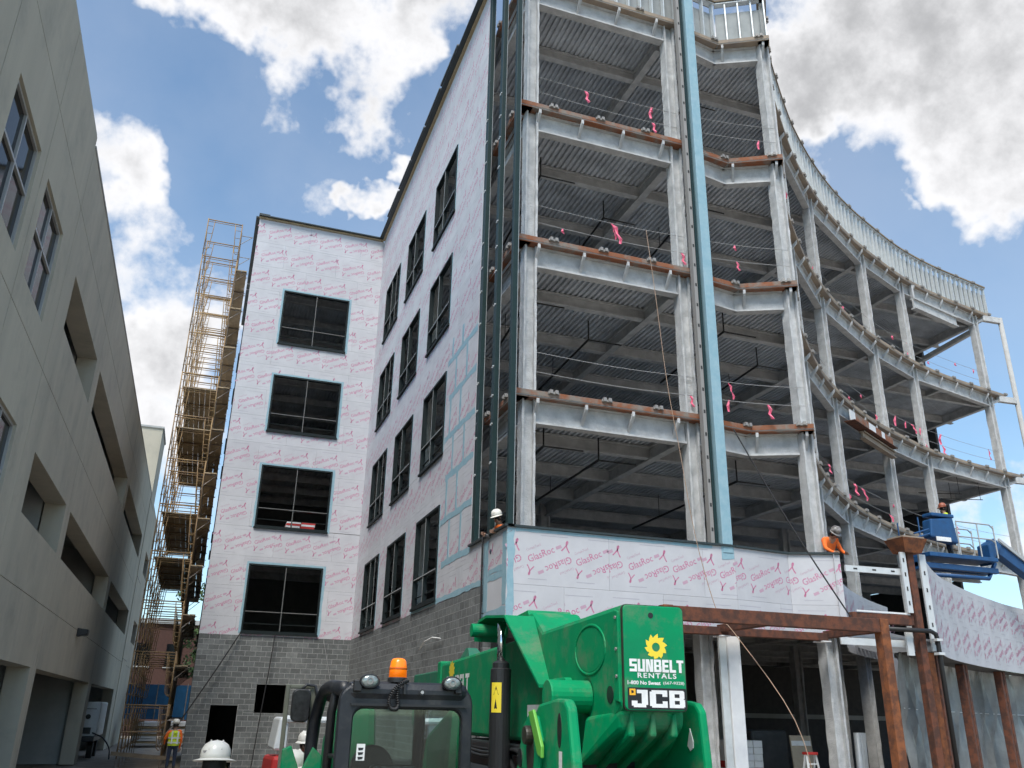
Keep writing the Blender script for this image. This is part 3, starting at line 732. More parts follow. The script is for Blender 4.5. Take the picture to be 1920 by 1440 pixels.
# --- corner glazing mullions, blue post, stud beside it
def mullion(x, y, wx, wy, z0=6.12, z1=24.0):
    o = MB().box(x - wx / 2, x + wx / 2, y - wy / 2, y + wy / 2, z0, z1).build('mullion', M['mull'], bld, bevel=.008)
    MB().box(x + wx / 2 + .001, x + wx / 2 + .014, y - wy / 2 + .01, y - wy / 2 + .05, z0, z1).build('glazing_pocket', M['mulledge'], o)
    return o
mus = [mullion(6.12, 20.08, .12, .24), mullion(6.12, 18.82, .12, .22), mullion(6.12, 17.52, .13, .15)]
anch = MB().box(-.02, .02, -.02, .02, -.05, .05).box(-.022, .022, -.11, .11, -.02, .02).mesh('anchor_clip', M['galvw'])
for mo, y in ((mus[0], 20.08), (mus[1], 18.82)):
    for k in (3, 4, 5):
        for dz in (-.62, .12, .9, -1.6):
            inst('anchor_clip', anch, mo, T(6.055, y, LV[k] + dz) @ Matrix.Scale(.7, 4))
MB().box(11.49, 11.77, 17.43, 17.66, 5.9, 25.4).build('blue_wrapped_post', M['tape'], bld, bevel=.01)
st = MB().box(11.22, 11.235, 17.5, 17.66, 6.1, 24.4).box(11.235, 11.32, 17.5, 17.51, 6.1, 24.4).box(11.235, 11.32, 17.65, 17.66, 6.1, 24.4).build('slotted_stud', M['clip'], bld)
sl = MB().box(11.25, 11.30, 17.496, 17.4995, 0, .09).mesh('slot', M['dark'])
for i in range(30): inst('slot', sl, st, T(0, 0, 6.4 + i * .6))
MB().box(11.34, 11.42, 17.5, 17.62, 6.1, 24.4).build('slotted_stud', M['mull'], bld)
# white lower post and dark stud at the ground floor
MB().box(11.47, 11.80, 17.5, 17.75, 0, 4.14).build('white_wrapped_post', M['whiteb'], bld, bevel=.01)
MB().box(11.28, 11.46, 17.55, 17.62, 0, 4.14).build('slotted_stud', M['galv'], bld)

# --- guard cables with pink flags, sprinkler pipes
flms = []
for P in ([(0, 0), (.05, -.12), (.02, -.22), (.09, -.34)], [(0, 0), (-.03, -.09), (.04, -.15)], [(0, 0), (.10, -.10), (.13, -.26), (.20, -.40), (.19, -.5)], [(0, .03), (-.06, -.14), (-.03, -.30)]):
    fl = MB()
    for i, ((x0, z0), (x1, z1)) in enumerate(zip(P, P[1:])): fl.add([(x0 - .03, .02 * (i % 2), z0), (x0 + .03, .03 - .05 * (i % 2), z0), (x1 + .025, -.02 + .05 * (i % 2), z1), (x1 - .035, .02, z1)], [(0, 1, 2, 3)])
    flms.append(fl.mesh('pink_flag', M['ppink'], fix=False))
for k in (3, 4, 5):
    for dz in (.58, 1.1):
        P = [COLS[0][0] + V2(.2, -.12), COLS[1][0] + V2(0, -.12), COLS[2][0] + V2(0, -.2)]
        s = MB(); pts = []
        for a, b in zip(P, P[1:]):
            for i in range(7):
                t = i / 6; pts.append((*a.lerp(b, t).xy, LV[k] + dz - .06 * math.sin(math.pi * t)))
        ca = s.tube(pts, .008, 6).build('guard_cable', M['cable'], bld)
        for j in range(random.choice((2, 3, 3))):
            i = random.randrange(1, len(pts) - 1)
            inst('pink_flag', random.choice(flms), ca, T(*pts[i]) @ Matrix.Rotation(random.uniform(-.7, .7), 4, 'Z') @ Matrix.Scale(random.uniform(.8, 1.25), 4))
        Q = [c[0] + V2(-.15, -.1) for c in COLS[2:]]
        pts = []
        for a, b in zip(Q, Q[1:]):
            for i in range(9):
                t = i / 8; pts.append((*a.lerp(b, t).xy, LV[k] + dz - .08 * math.sin(math.pi * t)))
        ca = MB().tube(pts, .008, 6).build('guard_cable', M['cable'], bld)
        for j in range(9):
            i = random.randrange(2, len(pts) - 1)
            inst('pink_flag', random.choice(flms), ca, T(*pts[i]) @ Matrix.Rotation(random.uniform(-1, .7), 4, 'Z') @ Matrix.Scale(random.uniform(.9, 1.5), 4))
for k, runs in {5: [(7.6, 19.6, 24), (12.6, 19.4, 23), (10.3, 21, 27)], 4: [(7.2, 19.5, 23), (9.8, 21.2, 30), (13.2, 19.2, 23.5), (15.6, 21, 26)], 3: [(7.5, 19, 22.5), (9.3, 19.6, 30), (13.8, 20, 27)], 6: [(13.0, 20, 24)]}.items():
    for x, y0, y1 in runs:
        z = LV[k] - .95; s = MB()
        s.tube([(x, y0, z), (x + .3, y1, z)], .035, 7); s.tube([(x, y0, z), (x, y0, z + .62)], .022, 6)
        for t in (.35, .7): s.tube([(x + .3 * t, y0 + (y1 - y0) * t, z), (x + .3 * t, y0 + (y1 - y0) * t, z + .75)], .012, 5)
        s.tube([(x, y0 + .02, z), (x + 1.1, y0 + .02, z)], .022, 6)
        s.build('sprinkler_pipe', M['pipe'], bld)
for x in (33.0, 31.2):
    p, _ = on_curve(x); s = MB(); z = LV[4] - 1.3
    s.tube([(x, p.y + 2, z), (x + 2, p.y + 1.4, z)], .02, 5).tube([(x + .5, p.y + 1.85, z), (x + .5, p.y + 1.85, z + 1.1)], .012, 5).tube([(x + 1.9, p.y + 1.43, z), (x + 1.9, p.y + 1.43, z + 1.1)], .012, 5); s.build('sprinkler_pipe', M['pipe'], bld)

# ================================================================== GROUND-FLOOR CANOPY STEEL, CURVED FASCIA (fixed to the building)
def hss(a, b, w, h, mm='rust', name='canopy_beam'): return MB().bar(a, b, w, h).build(name, M[mm], bld, bevel=.012)
hss((8.7, 15.45, 4.17), (13.95, 15.45, 4.17), .20, .28); hss((8.7, 17.2, 4.06), (14.0, 17.2, 4.06), .16, .18)
for x in (8.8, 11.15, 14.05): hss((x, 15.56, 4.12), (x, 17.28, 4.12), .16, .17)
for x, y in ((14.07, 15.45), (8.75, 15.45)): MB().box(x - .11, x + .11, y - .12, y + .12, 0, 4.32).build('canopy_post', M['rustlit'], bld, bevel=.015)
for x in (11.15, 13.9): MB().box(x - .12, x + .12, 17.05, 17.4, 3.94, 3.966).build('bearing_plate', M['whiteb'], bld)
# tall rusted column with cap, beam back to the corner, slotted channels, drain pipe
MB().box(16.52, 16.72, 16.92, 17.12, 0, 6.2).build('rusted_column', M['rust'], bld, bevel=.012)
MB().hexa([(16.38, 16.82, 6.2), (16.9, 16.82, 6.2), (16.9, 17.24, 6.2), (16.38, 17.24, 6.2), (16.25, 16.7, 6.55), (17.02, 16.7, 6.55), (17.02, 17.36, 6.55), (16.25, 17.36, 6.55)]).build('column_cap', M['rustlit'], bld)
MB().box(16.3, 16.98, 16.75, 17.3, 6.552, 6.60).build('cap_plate', M['rustgrey'], bld)
hss((14.7, 17.1, 4.55), (16.48, 17.05, 4.55), .18, .24)
MB().box(14.8, 16.4, 16.98, 17.0, 4.68, 4.72).build('edge_trim', M['whiteb'], bld)
def channel(a, b, w, dp, slots, name='slotted_channel'):
    o = MB().bar(a, b, dp, w).build(name, M['galvw'], bld)
    a, b = Vector(a), Vector(b); up = Vector((0, 0, 1)) if abs((b - a).normalized().z) < .5 else Vector((1, 0, 0))
    out = Vector((0, -1, 0)) * (dp / 2 + .002)
    for i in range(slots):
        c = a.lerp(b, (i + .5) / slots) + out; d = (b - a).normalized() * .055
        MB().bar(c - d, c + d, .003, .04, up).build('slot', M['dark'], o)
channel((14.72, 17.12, 5.72), (16.35, 17.02, 5.72), .15, .05, 3)
channel((16.36, 16.93, 4.7), (16.36, 16.93, 6.18), .17, .05, 4) if False else None
s_ = MB().box(16.28, 16.44, 16.9, 16.95, 4.72, 6.2).build('slotted_channel', M['galvw'], bld)
for i in range(4): MB().box(16.335, 16.375, 16.893, 16.898, 4.9 + i * .35, 5.0 + i * .35).build('slot', M['dark'], s_)
s_ = MB().box(16.92, 17.12, 16.95, 17.0, 3.85, 6.2).build('slotted_channel', M['galvw'], bld)
for i in range(5): MB().box(17.0, 17.04, 16.943, 16.948, 4.0 + i * .42, 4.1 + i * .42).build('slot', M['dark'], s_)
channel((14.4, 17.2, 4.0), (16.3, 17.12, 4.0), .16, .04, 0)
MB().box(16.15, 16.34, 16.95, 17.0, 3.72, 4.28).build('slotted_channel', M['galvw'], bld)
MB().tube([(15.3, 16.86, 4.30), (16.78, 16.80, 4.30), (16.92, 16.80, 4.24), (16.95, 16.80, 4.1), (16.95, 16.80, .2)], .055, 9).build('drain_pipe', M['pipe'], bld, smooth=True)
for z in (4.1, 3.78): MB().box(16.86, 17.04, 16.72, 16.88, z - .03, z + .03).build('pipe_clamp', M['galvw'], bld)

PC = catmull([(17.2, 17.1), (19.5, 18.95), (22.1, 20.6), (24.75, 22.05), (27.3, 23.25), (32, 24.9), (37.5, 26.1)], 5)
def pc_at(x):
    for a, b in zip(PC, PC[1:]):
        if a.x <= x <= b.x: return a.lerp(b, (x - a.x) / (b.x - a.x)), (b - a).normalized()
curved_wall(PC, 3.86, 6.1, 'fascia_board', M['glas'], .02, seg=4)
def ribbon_h(A, B, z0, z1, name, mm, step=1):
    s = MB(); n = len(A)
    for i in range(n - 1):
        s.add([(*A[i].xy, z0), (*A[i + 1].xy, z0), (*B[i + 1].xy, z1), (*B[i].xy, z1)], [(0, 1, 2, 3)])
    return s.build(name, M[mm], bld)
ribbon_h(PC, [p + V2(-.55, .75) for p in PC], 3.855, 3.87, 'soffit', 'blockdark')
BC = [V2(14.95, 17.62)] + catmull([(14.95, 17.62), (16.2, 19.0), (17.8, 20.2), (19.7, 21.55), (21.5, 22.9), (24.7, 24.9)], 4)[1:]
for P, z0 in (([p for p in BC if p.x < 19.9], 3.9), ([p for p in BC if p.x > 19.6], 3.15)):
    s = MB()
    for a, b in zip(P, P[1:]): s.bar((*a.xy, (z0 + 4.1) / 2), (*b.xy, (z0 + 4.1) / 2), .02, 4.1 - z0)
    s.build('soffit_band', M['glas'], bld)
d = MB()
for i in range(16):                      # ribbed soffit deck
    y = 17.35 + i * .24
    x0 = max(14.9, 14.9 + (y - 17.4) * .95); x1 = 17.4 + (y - 17.3) * 1.25
    d.box(x0, x1, y, y + .14, 4.12, 4.17)
d.build('soffit_deck', M['deck'], bld)
for x in (18.15, 21.5, 25.2):
    p, t = pc_at(x)
    for k in (-.16, .16):
        c = p + nrm(t) * .25 + t * k
        MB().beam((c.x, c.y - .1, 3.85), (c.x, c.y + .1, 3.85), 3.85, .2).build('facade_post', M['rust'], bld) if False else MB().box(-.10, .10, -.11, .11, 0, 3.84).build('facade_post', M['rust'], bld, T(c.x, c.y, 0) @ RZ(math.atan2(t.y, t.x)), bevel=.012)
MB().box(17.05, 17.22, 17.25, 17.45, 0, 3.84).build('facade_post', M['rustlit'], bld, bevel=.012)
sheet = MB(); rows_ = 14; P = [p + nrm(V2(.85, .5)) * 1.0 for p in PC if p.x > 17.0]
PP = []
for a, b in zip(P, P[1:]):
    for i in range(4): PP.append(a.lerp(b, i / 4))
for j in range(rows_ + 1):
    for i, p in enumerate(PP):
        o = .07 * math.sin(i * 1.3 + j * .22) + .05 * math.sin(i * 3.1 - j * .5) + .05 * math.sin(i * .7 + 3 * math.sin(j * .4))
        sheet.v.append((p.x - o * .4, p.y + o, .05 + 3.84 * j / rows_))
w_ = len(PP)
for j in range(rows_):
    for i in range(w_ - 1): sheet.f.append((j * w_ + i, j * w_ + i + 1, (j + 1) * w_ + i + 1, (j + 1) * w_ + i)); sheet.mi.append(0)
sheet.build('plastic_sheeting', M['poly'], bld, smooth=True)
MB().tube([(p.x - .03, p.y - .05, 2.55) for p in PP], .012, 5).build('sheeting_seam', M['whiteb'], bld)

# ================================================================== PARKING GARAGE ON THE LEFT
GX = -4.0
gar = thing('parking_garage', 'long grey precast concrete parking garage with deep dark openings along the alley', 'garage', (GX, 12, 0))
GO = [(13.25, 15.5, 9.72, 11.86), (16.4, 18.66, 9.72, 11.86), (13.25, 15.5, 5.3, 7.45), (16.4, 18.66, 5.3, 7.45)]
for y0, y1 in ((20.9, 26.55), (27.5, 41.5), (42.6, 56.0), (62.0, 66.0)):
    GO += [(y0, y1, 10.56, 11.96), (y0, y1, 6.14, 7.51)]
for y0, y1 in ((12.2, 20.0), (20.9, 26.3), (27.3, 41.4), (42.6, 55.3)): GO.append((y0, y1, 0, 3.14))
pan = [(2, 9.6), (9.6, 12.4), (12.4, 15.95), (15.95, 19.75), (19.75, 27.05), (27.05, 42.0), (42.0, 56.5), (56.5, 69)]
for y0, y1 in pan:
    for z0, z1 in ((0, 4.7), (4.7, 9.05), (9.05, 13.2), (13.2, 15.2 if y1 < 20.0 else 14.92)):
        hs = [h for h in GO]
        s = MB()
        for q in rect_minus((y0 + .012, y1 - .012, z0 + .009, z1 - .009), hs): s.box(GX - .55, GX, q[0], q[1], q[2], q[3])
        if s.v: s.build('precast_panel', M['conc'], gar)
MB().box(GX - .52, GX - .03, 2, 69, .05, 14.8).build('joint_backing', M['dark'], gar) if False else None
for z in (4.45, 9.0, 14.6): MB().box(GX - 18, GX - .56, 2, 69, z - .35, z).build('parking_deck', M['conc2'], gar)
MB().box(GX - 18.3, GX - 18, 2, 69, 0, 14.9).build('rear_wall', M['conc2'], gar)
for y in (1.9, 69): MB().box(GX - 18, GX - .01, y, y + .2, 0, 14.9).build('gable_wall', M['conc2'], gar)
for z0, z1 in ((0, 4.1), (4.45, 8.65), (9.0, 14.25)):
    for y in (19.9, 26.8, 42, 56.3): MB().box(GX - 6, GX - .6, y - .22, y + .22, z0, z1).build('cross_wall', M['conc2'], gar)
MB().box(GX - .58, GX - .02, 2, 19.74, 15.2, 15.28).build('parapet_cap', M['conc2'], gar)
MB().box(GX - .58, GX + .02, 19.76, 69, 14.92, 14.98).build('parapet_cap', M['conc2'], gar)
for a0, a1, z0, z1 in GO[:4]:
    w = bpy.data.objects.new('window', None); link(w, gar, T(GX - .4, a0, z0))
    MB().box(GX - .13, GX - .11, a0, a1, z0, z1).build('pane', M['glass'], w)
    f = .055
    for y0, y1, q0, q1 in ((a0, a0 + f, z0, z1), (a1 - f, a1, z0, z1), (a0, a1, z0, z0 + f), (a0, a1, z1 - f, z1), ((a0 + a1) / 2 - f / 2, (a0 + a1) / 2 + f / 2, z0, z1), (a0, a1, z0 + (z1 - z0) * .52, z0 + (z1 - z0) * .52 + f)):
        MB().box(GX - .109, GX - .06 + .001 * (q1 - q0 > 1), y0, y1, q0, q1).build('frame_bar', M['mulledge'], w)
tw = thing('stair_tower', 'taller pale concrete stair tower at the far end of the garage', 'tower', (-6.5, 57.6, 0))
MB().box(-9.5, -3.97, 57.5, 61.3, 0, 19.2).build('tower_wall', M['conc'], tw); MB().box(-9.6, -3.9, 57.42, 61.4, 19.2, 19.32).build('tower_cap', M['conc2'], tw)
for z in (4.9, 9.7, 14.5): MB().box(-9.52, -3.955, 57.485, 61.31, z, z + .03).build('joint', M['clip'], tw)
lamp = thing('wall_lamp', 'small black box lamp on the garage wall above the entrance', 'lamp', (GX, 34.5, 4.6))
MB().hexa([(GX, 34.3, 4.5), (GX + .34, 34.3, 4.56), (GX + .34, 34.75, 4.56), (GX, 34.75, 4.5), (GX, 34.3, 4.78), (GX + .36, 34.3, 4.74), (GX + .36, 34.75, 4.74), (GX, 34.75, 4.78)]).build('housing', M['black'], lamp, bevel=.02)
MB().box(GX + .12, GX + .26, 34.45, 34.6, 4.515, 4.53).build('lens', M['lens'], lamp)

# ================================================================== SCAFFOLD AGAINST THE WING
sc = thing('scaffold', 'tall yellow frame scaffold with plank walkway along the side of the white wing', 'scaffold', (-1.4, 37.2, 0))
X0, X1, H, FY, NB, NL = -2.2, -.68, 1.93, 37.15, 6, 12
s = MB(); r = .027
s.tube([(X0, 0, 0), (X0, 0, H)], r, 6).tube([(X1, 0, 0), (X1, 0, H)], r, 6).tube([(X0, 0, H - .05), (X1, 0, H - .05)], r, 6)
s.tube([(X0, 0, H - .15), (X1, 0, H - .15)], .016, 5)
for sx, k in ((X0, 1), (X1, -1)):
    s.tube([(sx, 0, .35), (sx + k * .12, 0, .30), (sx + k * .20, 0, .40), (sx + k * .26, 0, 1.2), (sx + k * .30, 0, H - .08)], .018, 5)
    for z in (.7, 1.15, 1.55): s.tube([(sx, 0, z), (sx + k * .24, 0, z)], .014, 4)
fm = s.mesh('scaffold_frame', M['scafy'], smooth=True)
BY = 2.13
s = MB(); s.tube([(0, 0, .3), (0, BY, 1.5)], .013, 4).tube([(0.03, 0, 1.5), (0.03, BY, .3)], .013, 4); bm_ = s.mesh('cross_brace', M['brace'])
s = MB(); s.tube([(X1, 0, 1.35), (X1 + .55, 0, 1.35)], .018, 5).tube([(X1, 0, .85), (X1 + .5, 0, 1.33)], .016, 5); sb_ = s.mesh('side_bracket', M['brace'])
plm = MB().box(-.115, .115, 0, BY + .25, 0, .045).mesh('plank', M['plank'])
deck_lifts = (1, 2, 3, 4, 5, 6, 7, 8, 9, 10)
for l in range(NL):
    z = .42 + l * H
    if z + H > 23.6: break
    for j in range(NB + 1):
        y = FY + j * BY
        inst('scaffold_frame', fm, sc, T(0, y, z))
        inst('side_bracket', sb_, sc, T(0, y + .04, z))
    for j in range(NB):
        y = FY + j * BY
        for x in (X0 - .03, X1 + .0): inst('cross_brace', bm_, sc, T(x, y, z))
        if l in deck_lifts:
            for q in range(2): inst('plank', plm, sc, T(X1 + .14 + q * .24, y - .1, z + 1.37 + .01 * q) @ Matrix.Rotation(random.uniform(-.012, .012), 4, 'Z'))
        if l in (3, 4, 6, 7) and j > 0:
            for q in range(6): inst('plank', plm, sc, T(X0 + .14 + q * .24, y - .1, z + H + .002))
for j in range(NB + 1):
    for x in (X0, X1): MB().tube([(x, FY + j * BY, 0), (x, FY + j * BY, .45)], .022, 6).box(x - .09, x + .09, FY + j * BY - .09, FY + j * BY + .09, 0, .02).build('screw_jack', M['brace'], sc)
MB().bar((X0 - .2, FY - .2, .62), (X1 + .5, FY - .25, .45), .05, .14).build('toe_board', M['wood'], sc)
s = MB(); s.tube([(X0, FY - .02, 1.35), (X1 - .1, FY - .02, 1.38)], .03, 5); s.build('guard_rail', M['scafy'], sc)

# things seen beyond the scaffold
bb = thing('brick_building', 'red brick building far behind the scaffold at the end of the alley', 'building', (2, 84, 0))
MB().box(-9, 14, 84, 95, 0, 9.2).build('wall', M['brick'], bb); MB().box(-9.2, 14.2, 83.8, 95.2, 9.2, 9.6).build('cornice', M['conc2'], bb)
for z in (2.2, 5.6):
    for i in range(8):
        w = MB().box(-7.6 + i * 2.6, -6.3 + i * 2.6, 83.93, 83.99, z, z + 1.9).build('window', M['glass'], bb)
        MB().box(-7.7 + i * 2.6, -6.2 + i * 2.6, 83.88, 84.0, z - .12, z - .01).build('sill', M['conc2'], w)
fn = thing('blue_wrapped_fence', 'bright blue wrapped site fence behind the foot of the scaffold', 'fence', (0, 66, 0))
for i in range(7):
    pnl = MB().box(-3.9 + i * 1.9, -2.05 + i * 1.9, 66, 66.04, 1.5, 3.7).build('fence_panel', M['tarp'], fn)
    MB().box(-2.05 + i * 1.9, -1.99 + i * 1.9, 65.95, 66.05, 0, 3.8).build('fence_post', M['brace'], fn)
for i, (x, y) in enumerate(((-2.2, 60), (-.6, 61.5))):
    st_ = thing('lumber_stack', ('pale lumber stack under the scaffold nearest the garage wall', 'pale lumber stack behind the scaffold beside the block corner')[i], 'lumber', (x, y, 0), 0, 'lumber stacks at the end of the alley')
    for k in range(9):
        MB().box(x - .7 + random.uniform(-.1, .1), x + .7, y + random.uniform(-.1, .1), y + 2.4, .2 + k * .14, .31 + k * .14).build('board', M['whiteb' if k % 3 else 'ply'], st_)
trk = thing('generator_trailer', 'white generator trailer on wheels parked in the last garage bay beside the scaffold', 'trailer', (-4.6, 46, 0))
MB().box(-6.2, -3.72, 46, 49.4, .95, 2.42).build('housing', M['white'], trk, bevel=.05); MB().box(-6.1, -3.8, 45.9, 49.5, .72, .94).build('trailer_frame', M['black'], trk, bevel=.03)
MB().box(-4.75, -4.0, 45.97, 46.0, 1.05, 1.32).build('vent_panel', M['black'], trk); MB().lathe([(.11, -.03), (.11, .02)], (-4.2, 46.0, 1.78), 14, 'y').build('gauge', M['black'], trk)
MB().box(-6.0, -3.9, 45.98, 46.0, 2.1, 2.14).build('door_seam', M['clip'], trk)
for y in (46.7, 48.6):
    w = MB().lathe([(.25, -.12), (.40, -.11), (.40, .11), (.25, .12)], (-3.95, y, .4), 18, 'x').build('wheel', M['rubber'], trk)
    MB().lathe([(.06, .10), (.24, .12), (.24, -.12), (.06, -.10)], (-3.95, y, .4), 14, 'x').build('rim', M['clip'], w)
MB().bar((-4.9, 45.9, .8), (-4.9, 44.6, .55), .1, .1).build('tow_bar', M['black'], trk)
MB().tube(catmull([(-3.9, 45.95, 1.1), (-3.4, 45.5, .9), (-3.0, 44.6, .5), (-2.9, 44, .1)], 6), .03, 6).build('power_lead', M['ropeb'], trk)

# loose ropes and cords
def rope(pts, r, mm, name, label, n=5):
    o = MB().tube(pts, r, n).build(name, M[mm]); o.data.name = name; return tag(o, label, 'rope' if 'rope' in name else 'cord')
def sag(a, b, s, n=12):
    a, b = Vector(a), Vector(b); return [a.lerp(b, i / n) - Vector((0, 0, s * math.sin(math.pi * i / n))) for i in range(n + 1)]
rope(catmull([(9.75, 17.35, 14.3), (9.9, 17.3, 12.5), (10.12, 17.3, 10), (10.35, 17.25, 8.2), (10.62, 17.2, 6.1), (10.95, 17.0, 4.4), (11.05, 16.6, 4.0), (11.4, 15.2, 2.2), (11.7, 15.0, .4)], 5), .009, 'ropeo', 'hanging_rope', 'pale orange rope hanging down the open front past the rusted canopy')
rope(sag((11.95, 17.3, 9.0), (13.75, 16.0, 4.4), .12), .018, 'ropeb', 'loose_cord', 'black cord slanting from the blue post to the rusted canopy')
rope(sag((1.62, 36.9, 5.1), (-.2, 36.6, 1.7), .05), .025, 'ropeb', 'power_cord', 'black cord slanting across the block wall from the lowest wing window')
rope([(2.95, 36.85, 5.1), (2.85, 36.8, 3.5), (2.7, 36.75, 1.6), (2.6, 36.7, .1)], .02, 'ropeb', 'power_cord', 'black cord hanging straight down past the small dark block window')
rope(sag((4.9, 36.9, 5.0), (5.7, 36.5, 1.8), .05), .010, 'cable', 'thin_wire', 'thin pale wire slanting down the block wall to the machine')
rope([(5.98, 19.0, 6.1), (5.97, 18.95, 4), (5.97, 18.98, 1.5), (5.96, 19.0, .05)], .025, 'ropeb', 'drop_cord', 'black double cord running down the sheathed corner of the block wall')
rope([(5.97, 24.6, 3.9), (5.93, 23.9, 4.05), (5.92, 23.0, 4.1), (5.95, 22.3, 4.03)], .018, 'white', 'white_hose', 'short bent white hose sticking out of the long block wall')

# ================================================================== TELEHANDLER
th = thing('telehandler', 'green telehandler seen from behind with boom, black cab and amber beacon', 'telehandler', (2.61, 5.21, 0), -R(3.0))
def tp(mb, name, mm, parent=None, bevel=0, smooth=False, Mx=None):
    return mb.build(name, [M[q] for q in mm] if isinstance(mm, (list, tuple)) else M[mm], parent or th, Mx, False, smooth, bevel)
def rrect(u0, u1, z0, z1, r, n=5):
    out = []
    for cx, cz, a in ((u1 - r, z0 + r, -90), (u1 - r, z1 - r, 0), (u0 + r, z1 - r, 90), (u0 + r, z0 + r, 180)):
        for i in range(n + 1):
            t = R(a + 90 * i / n); out.append((cx + r * math.cos(t), cz + r * math.sin(t)))
    return out
def oval(cu, cz, a, b, n=24): return [(cu + a * math.cos(2 * math.pi * i / n), cz + b * math.sin(2 * math.pi * i / n)) for i in range(n)]
def ringp(mb, outer, inner, a, b, axis):
    n = len(outer); f = {'y': lambda p, t: (p[0], t, p[1]), 'x': lambda p, t: (t, p[0], p[1])}[axis]
    vs = [f(p, t) for t in (a, b) for L_ in (outer, inner) for p in L_]
    fs = []
    for i in range(n):
        j = (i + 1) % n
        fs += [(i, j, n + j, n + i), (2 * n + i, 3 * n + i, 3 * n + j, 2 * n + j), (i, 2 * n + i, 2 * n + j, j), (n + i, n + j, 3 * n + j, 3 * n + i)]
    return mb.add(vs, fs)
# boom: outer box with rear head, inner section running forward
boom = tp(MB().prism([(.0, 2.262), (.0, 2.905), (1.62, 2.862), (1.92, 3.04), (2.02, 3.04), (2.35, 2.845), (5.6, 2.78), (5.6, 2.0), (1.2, 1.99), (.72, 1.975), (.34, 2.03), (.10, 2.20)], .0, .45, 'x'), 'boom', 'green', bevel=.035)
tp(MB().box(.04, .41, 5.6, 7.6, 2.05, 2.72), 'inner_boom', 'greend', bevel=.02)
tp(MB().box(-.02, .47, 5.5, 5.68, 1.98, 2.81), 'boom_collar', 'green', bevel=.02)
# pressed shapes on the left side of the boom
ringp(q := MB(), oval(.56, 2.645, .30, .178, 28), oval(.56, 2.645, .275, .156, 28), -.007, .02, 'x'); tp(q, 'pressed_oval', 'green', boom, .008)
q = MB().prism(oval(.56, 2.645, .27, .15, 28), -.002, .02, 'x'); tp(q, 'pressed_oval_floor', 'green', boom)
ringp(q := MB(), oval(1.74, 2.60, .115, .125, 22), oval(1.74, 2.60, .09, .10, 22), -.01, .02, 'x'); tp(q, 'pressed_circle', 'green', boom, .006)
tp(MB().prism([(.03, 2.29), (.03, 2.86), (.10, 2.875), (.12, 2.6), (.10, 2.3)], -.012, .01, 'x'), 'side_flange', 'green', boom, .006)
tp(MB().lathe([(.055, -.004), (.055, .01)], (0, .20, 2.34), 16, 'x'), 'pin_hole', 'decalb', boom)
# pivot ears and boss on the near side, inner
tp(MB().prism([(1.42, 1.95), (1.42, 2.30), (1.34, 2.44), (1.18, 2.47), (.92, 2.47), (.82, 2.40), (.80, 2.20), (.80, 1.95)], -.06, -.002, 'x'), 'pivot_ear', 'green', boom, .012)
tp(MB().lathe([(.105, -.30), (.11, -.29), (.11, .0), (.13, .0)], (0, .62, 2.33), 24, 'x'), 'pivot_tube', 'green', boom, smooth=False)
tp(MB().prism(oval(1.22, 2.33, .04, .05, 14), -.066, -.055, 'x'), 'ear_hole', 'decalb', boom)
# ribs below the head
for i, (w0, w1) in enumerate(((.05, .10), (.20, .25), (.35, .40))):
    tp(MB().hexa([(w0, .035, 2.09), (w1, .035, 2.09), (w1, .6, 1.85), (w0, .6, 1.85), (w0 + .01, .03, 2.235), (w1 - .01, .03, 2.235), (w1, .6, 2.05), (w0, .6, 2.05)]), 'cast_rib', 'green', boom, .02)
tp(MB().hexa([(.02, .08, 2.12), (.46, .08, 2.14), (.585, .6, 1.92), (-.08, .6, 1.88), (.0, .03, 2.25), (.45, .03, 2.25), (.57, .6, 2.22), (-.03, .6, 2.2)]), 'head_casting', 'green', boom, .03)
# rear plate with decals
pl = MB().prism(rrect(.008, .442, 2.245, 2.898, .03), -.022, .005, 'y'); plate_ = tp(pl, 'rear_plate', 'green', boom, .006)
ringp(q := MB(), rrect(.003, .447, 2.240, 2.902, .032), rrect(.007, .443, 2.244, 2.899, .03), -.014, .01, 'y'); tp(q, 'plate_seam', 'grease', boom)
YD = -.0235
def decal(poly, name, mm, dy=0.): return tp(MB().add([(p[0], YD - dy, p[1]) for p in poly], [tuple(range(len(poly)))]), name, mm, plate_)
def lettering(s, cu, cz, w, h, name, mm, bold=.0, dy=0., sp=1.):
    vs, fs = fit_text(s, w, h, bold, 4, sp); return tp(MB().add([(cu + v.x, YD - dy, cz + v.y) for v in vs], fs), name, mm, plate_)
BL = {'S': [(0, 0, 4, 1.5), (2.7, 1.2, 4, 3.6), (0, 2.8, 4, 4.2), (0, 3.6, 1.3, 5.8), (0, 5.5, 4, 7)], 'U': [(0, 0, 4, 1.6), (0, 0, 1.4, 7), (2.6, 0, 4, 7)],
      'N': [(0, 0, 1.4, 7), (2.6, 0, 4, 7), ((1.0, 7), (1.9, 7), (3.0, 0), (2.1, 0))], 'B': [(0, 0, 1.4, 7), (0, 0, 3.8, 1.4), (0, 2.9, 3.8, 4.1), (0, 5.6, 3.8, 7), (2.7, .4, 4.1, 3.4), (2.7, 3.8, 4.0, 6.6)],
      'E': [(0, 0, 1.4, 7), (0, 0, 3.6, 1.5), (0, 2.8, 3.3, 4.2), (0, 5.5, 3.6, 7)], 'L': [(0, 0, 1.4, 7), (0, 0, 3.5, 1.5)], 'T': [(1.2, 0, 2.7, 7), (0, 5.5, 3.9, 7)],
      'J': [(2.6, 1, 4.2, 7), (1.4, 5.6, 3.2, 7), (.5, 0, 3.7, 1.5), (0, .6, 1.5, 2.6)], 'C': [(0, .6, 1.6, 6.4), (.5, 0, 4.6, 1.5), (.5, 5.5, 4.6, 7), (3.3, .9, 4.6, 2.6), (3.3, 4.4, 4.6, 6.2)]}
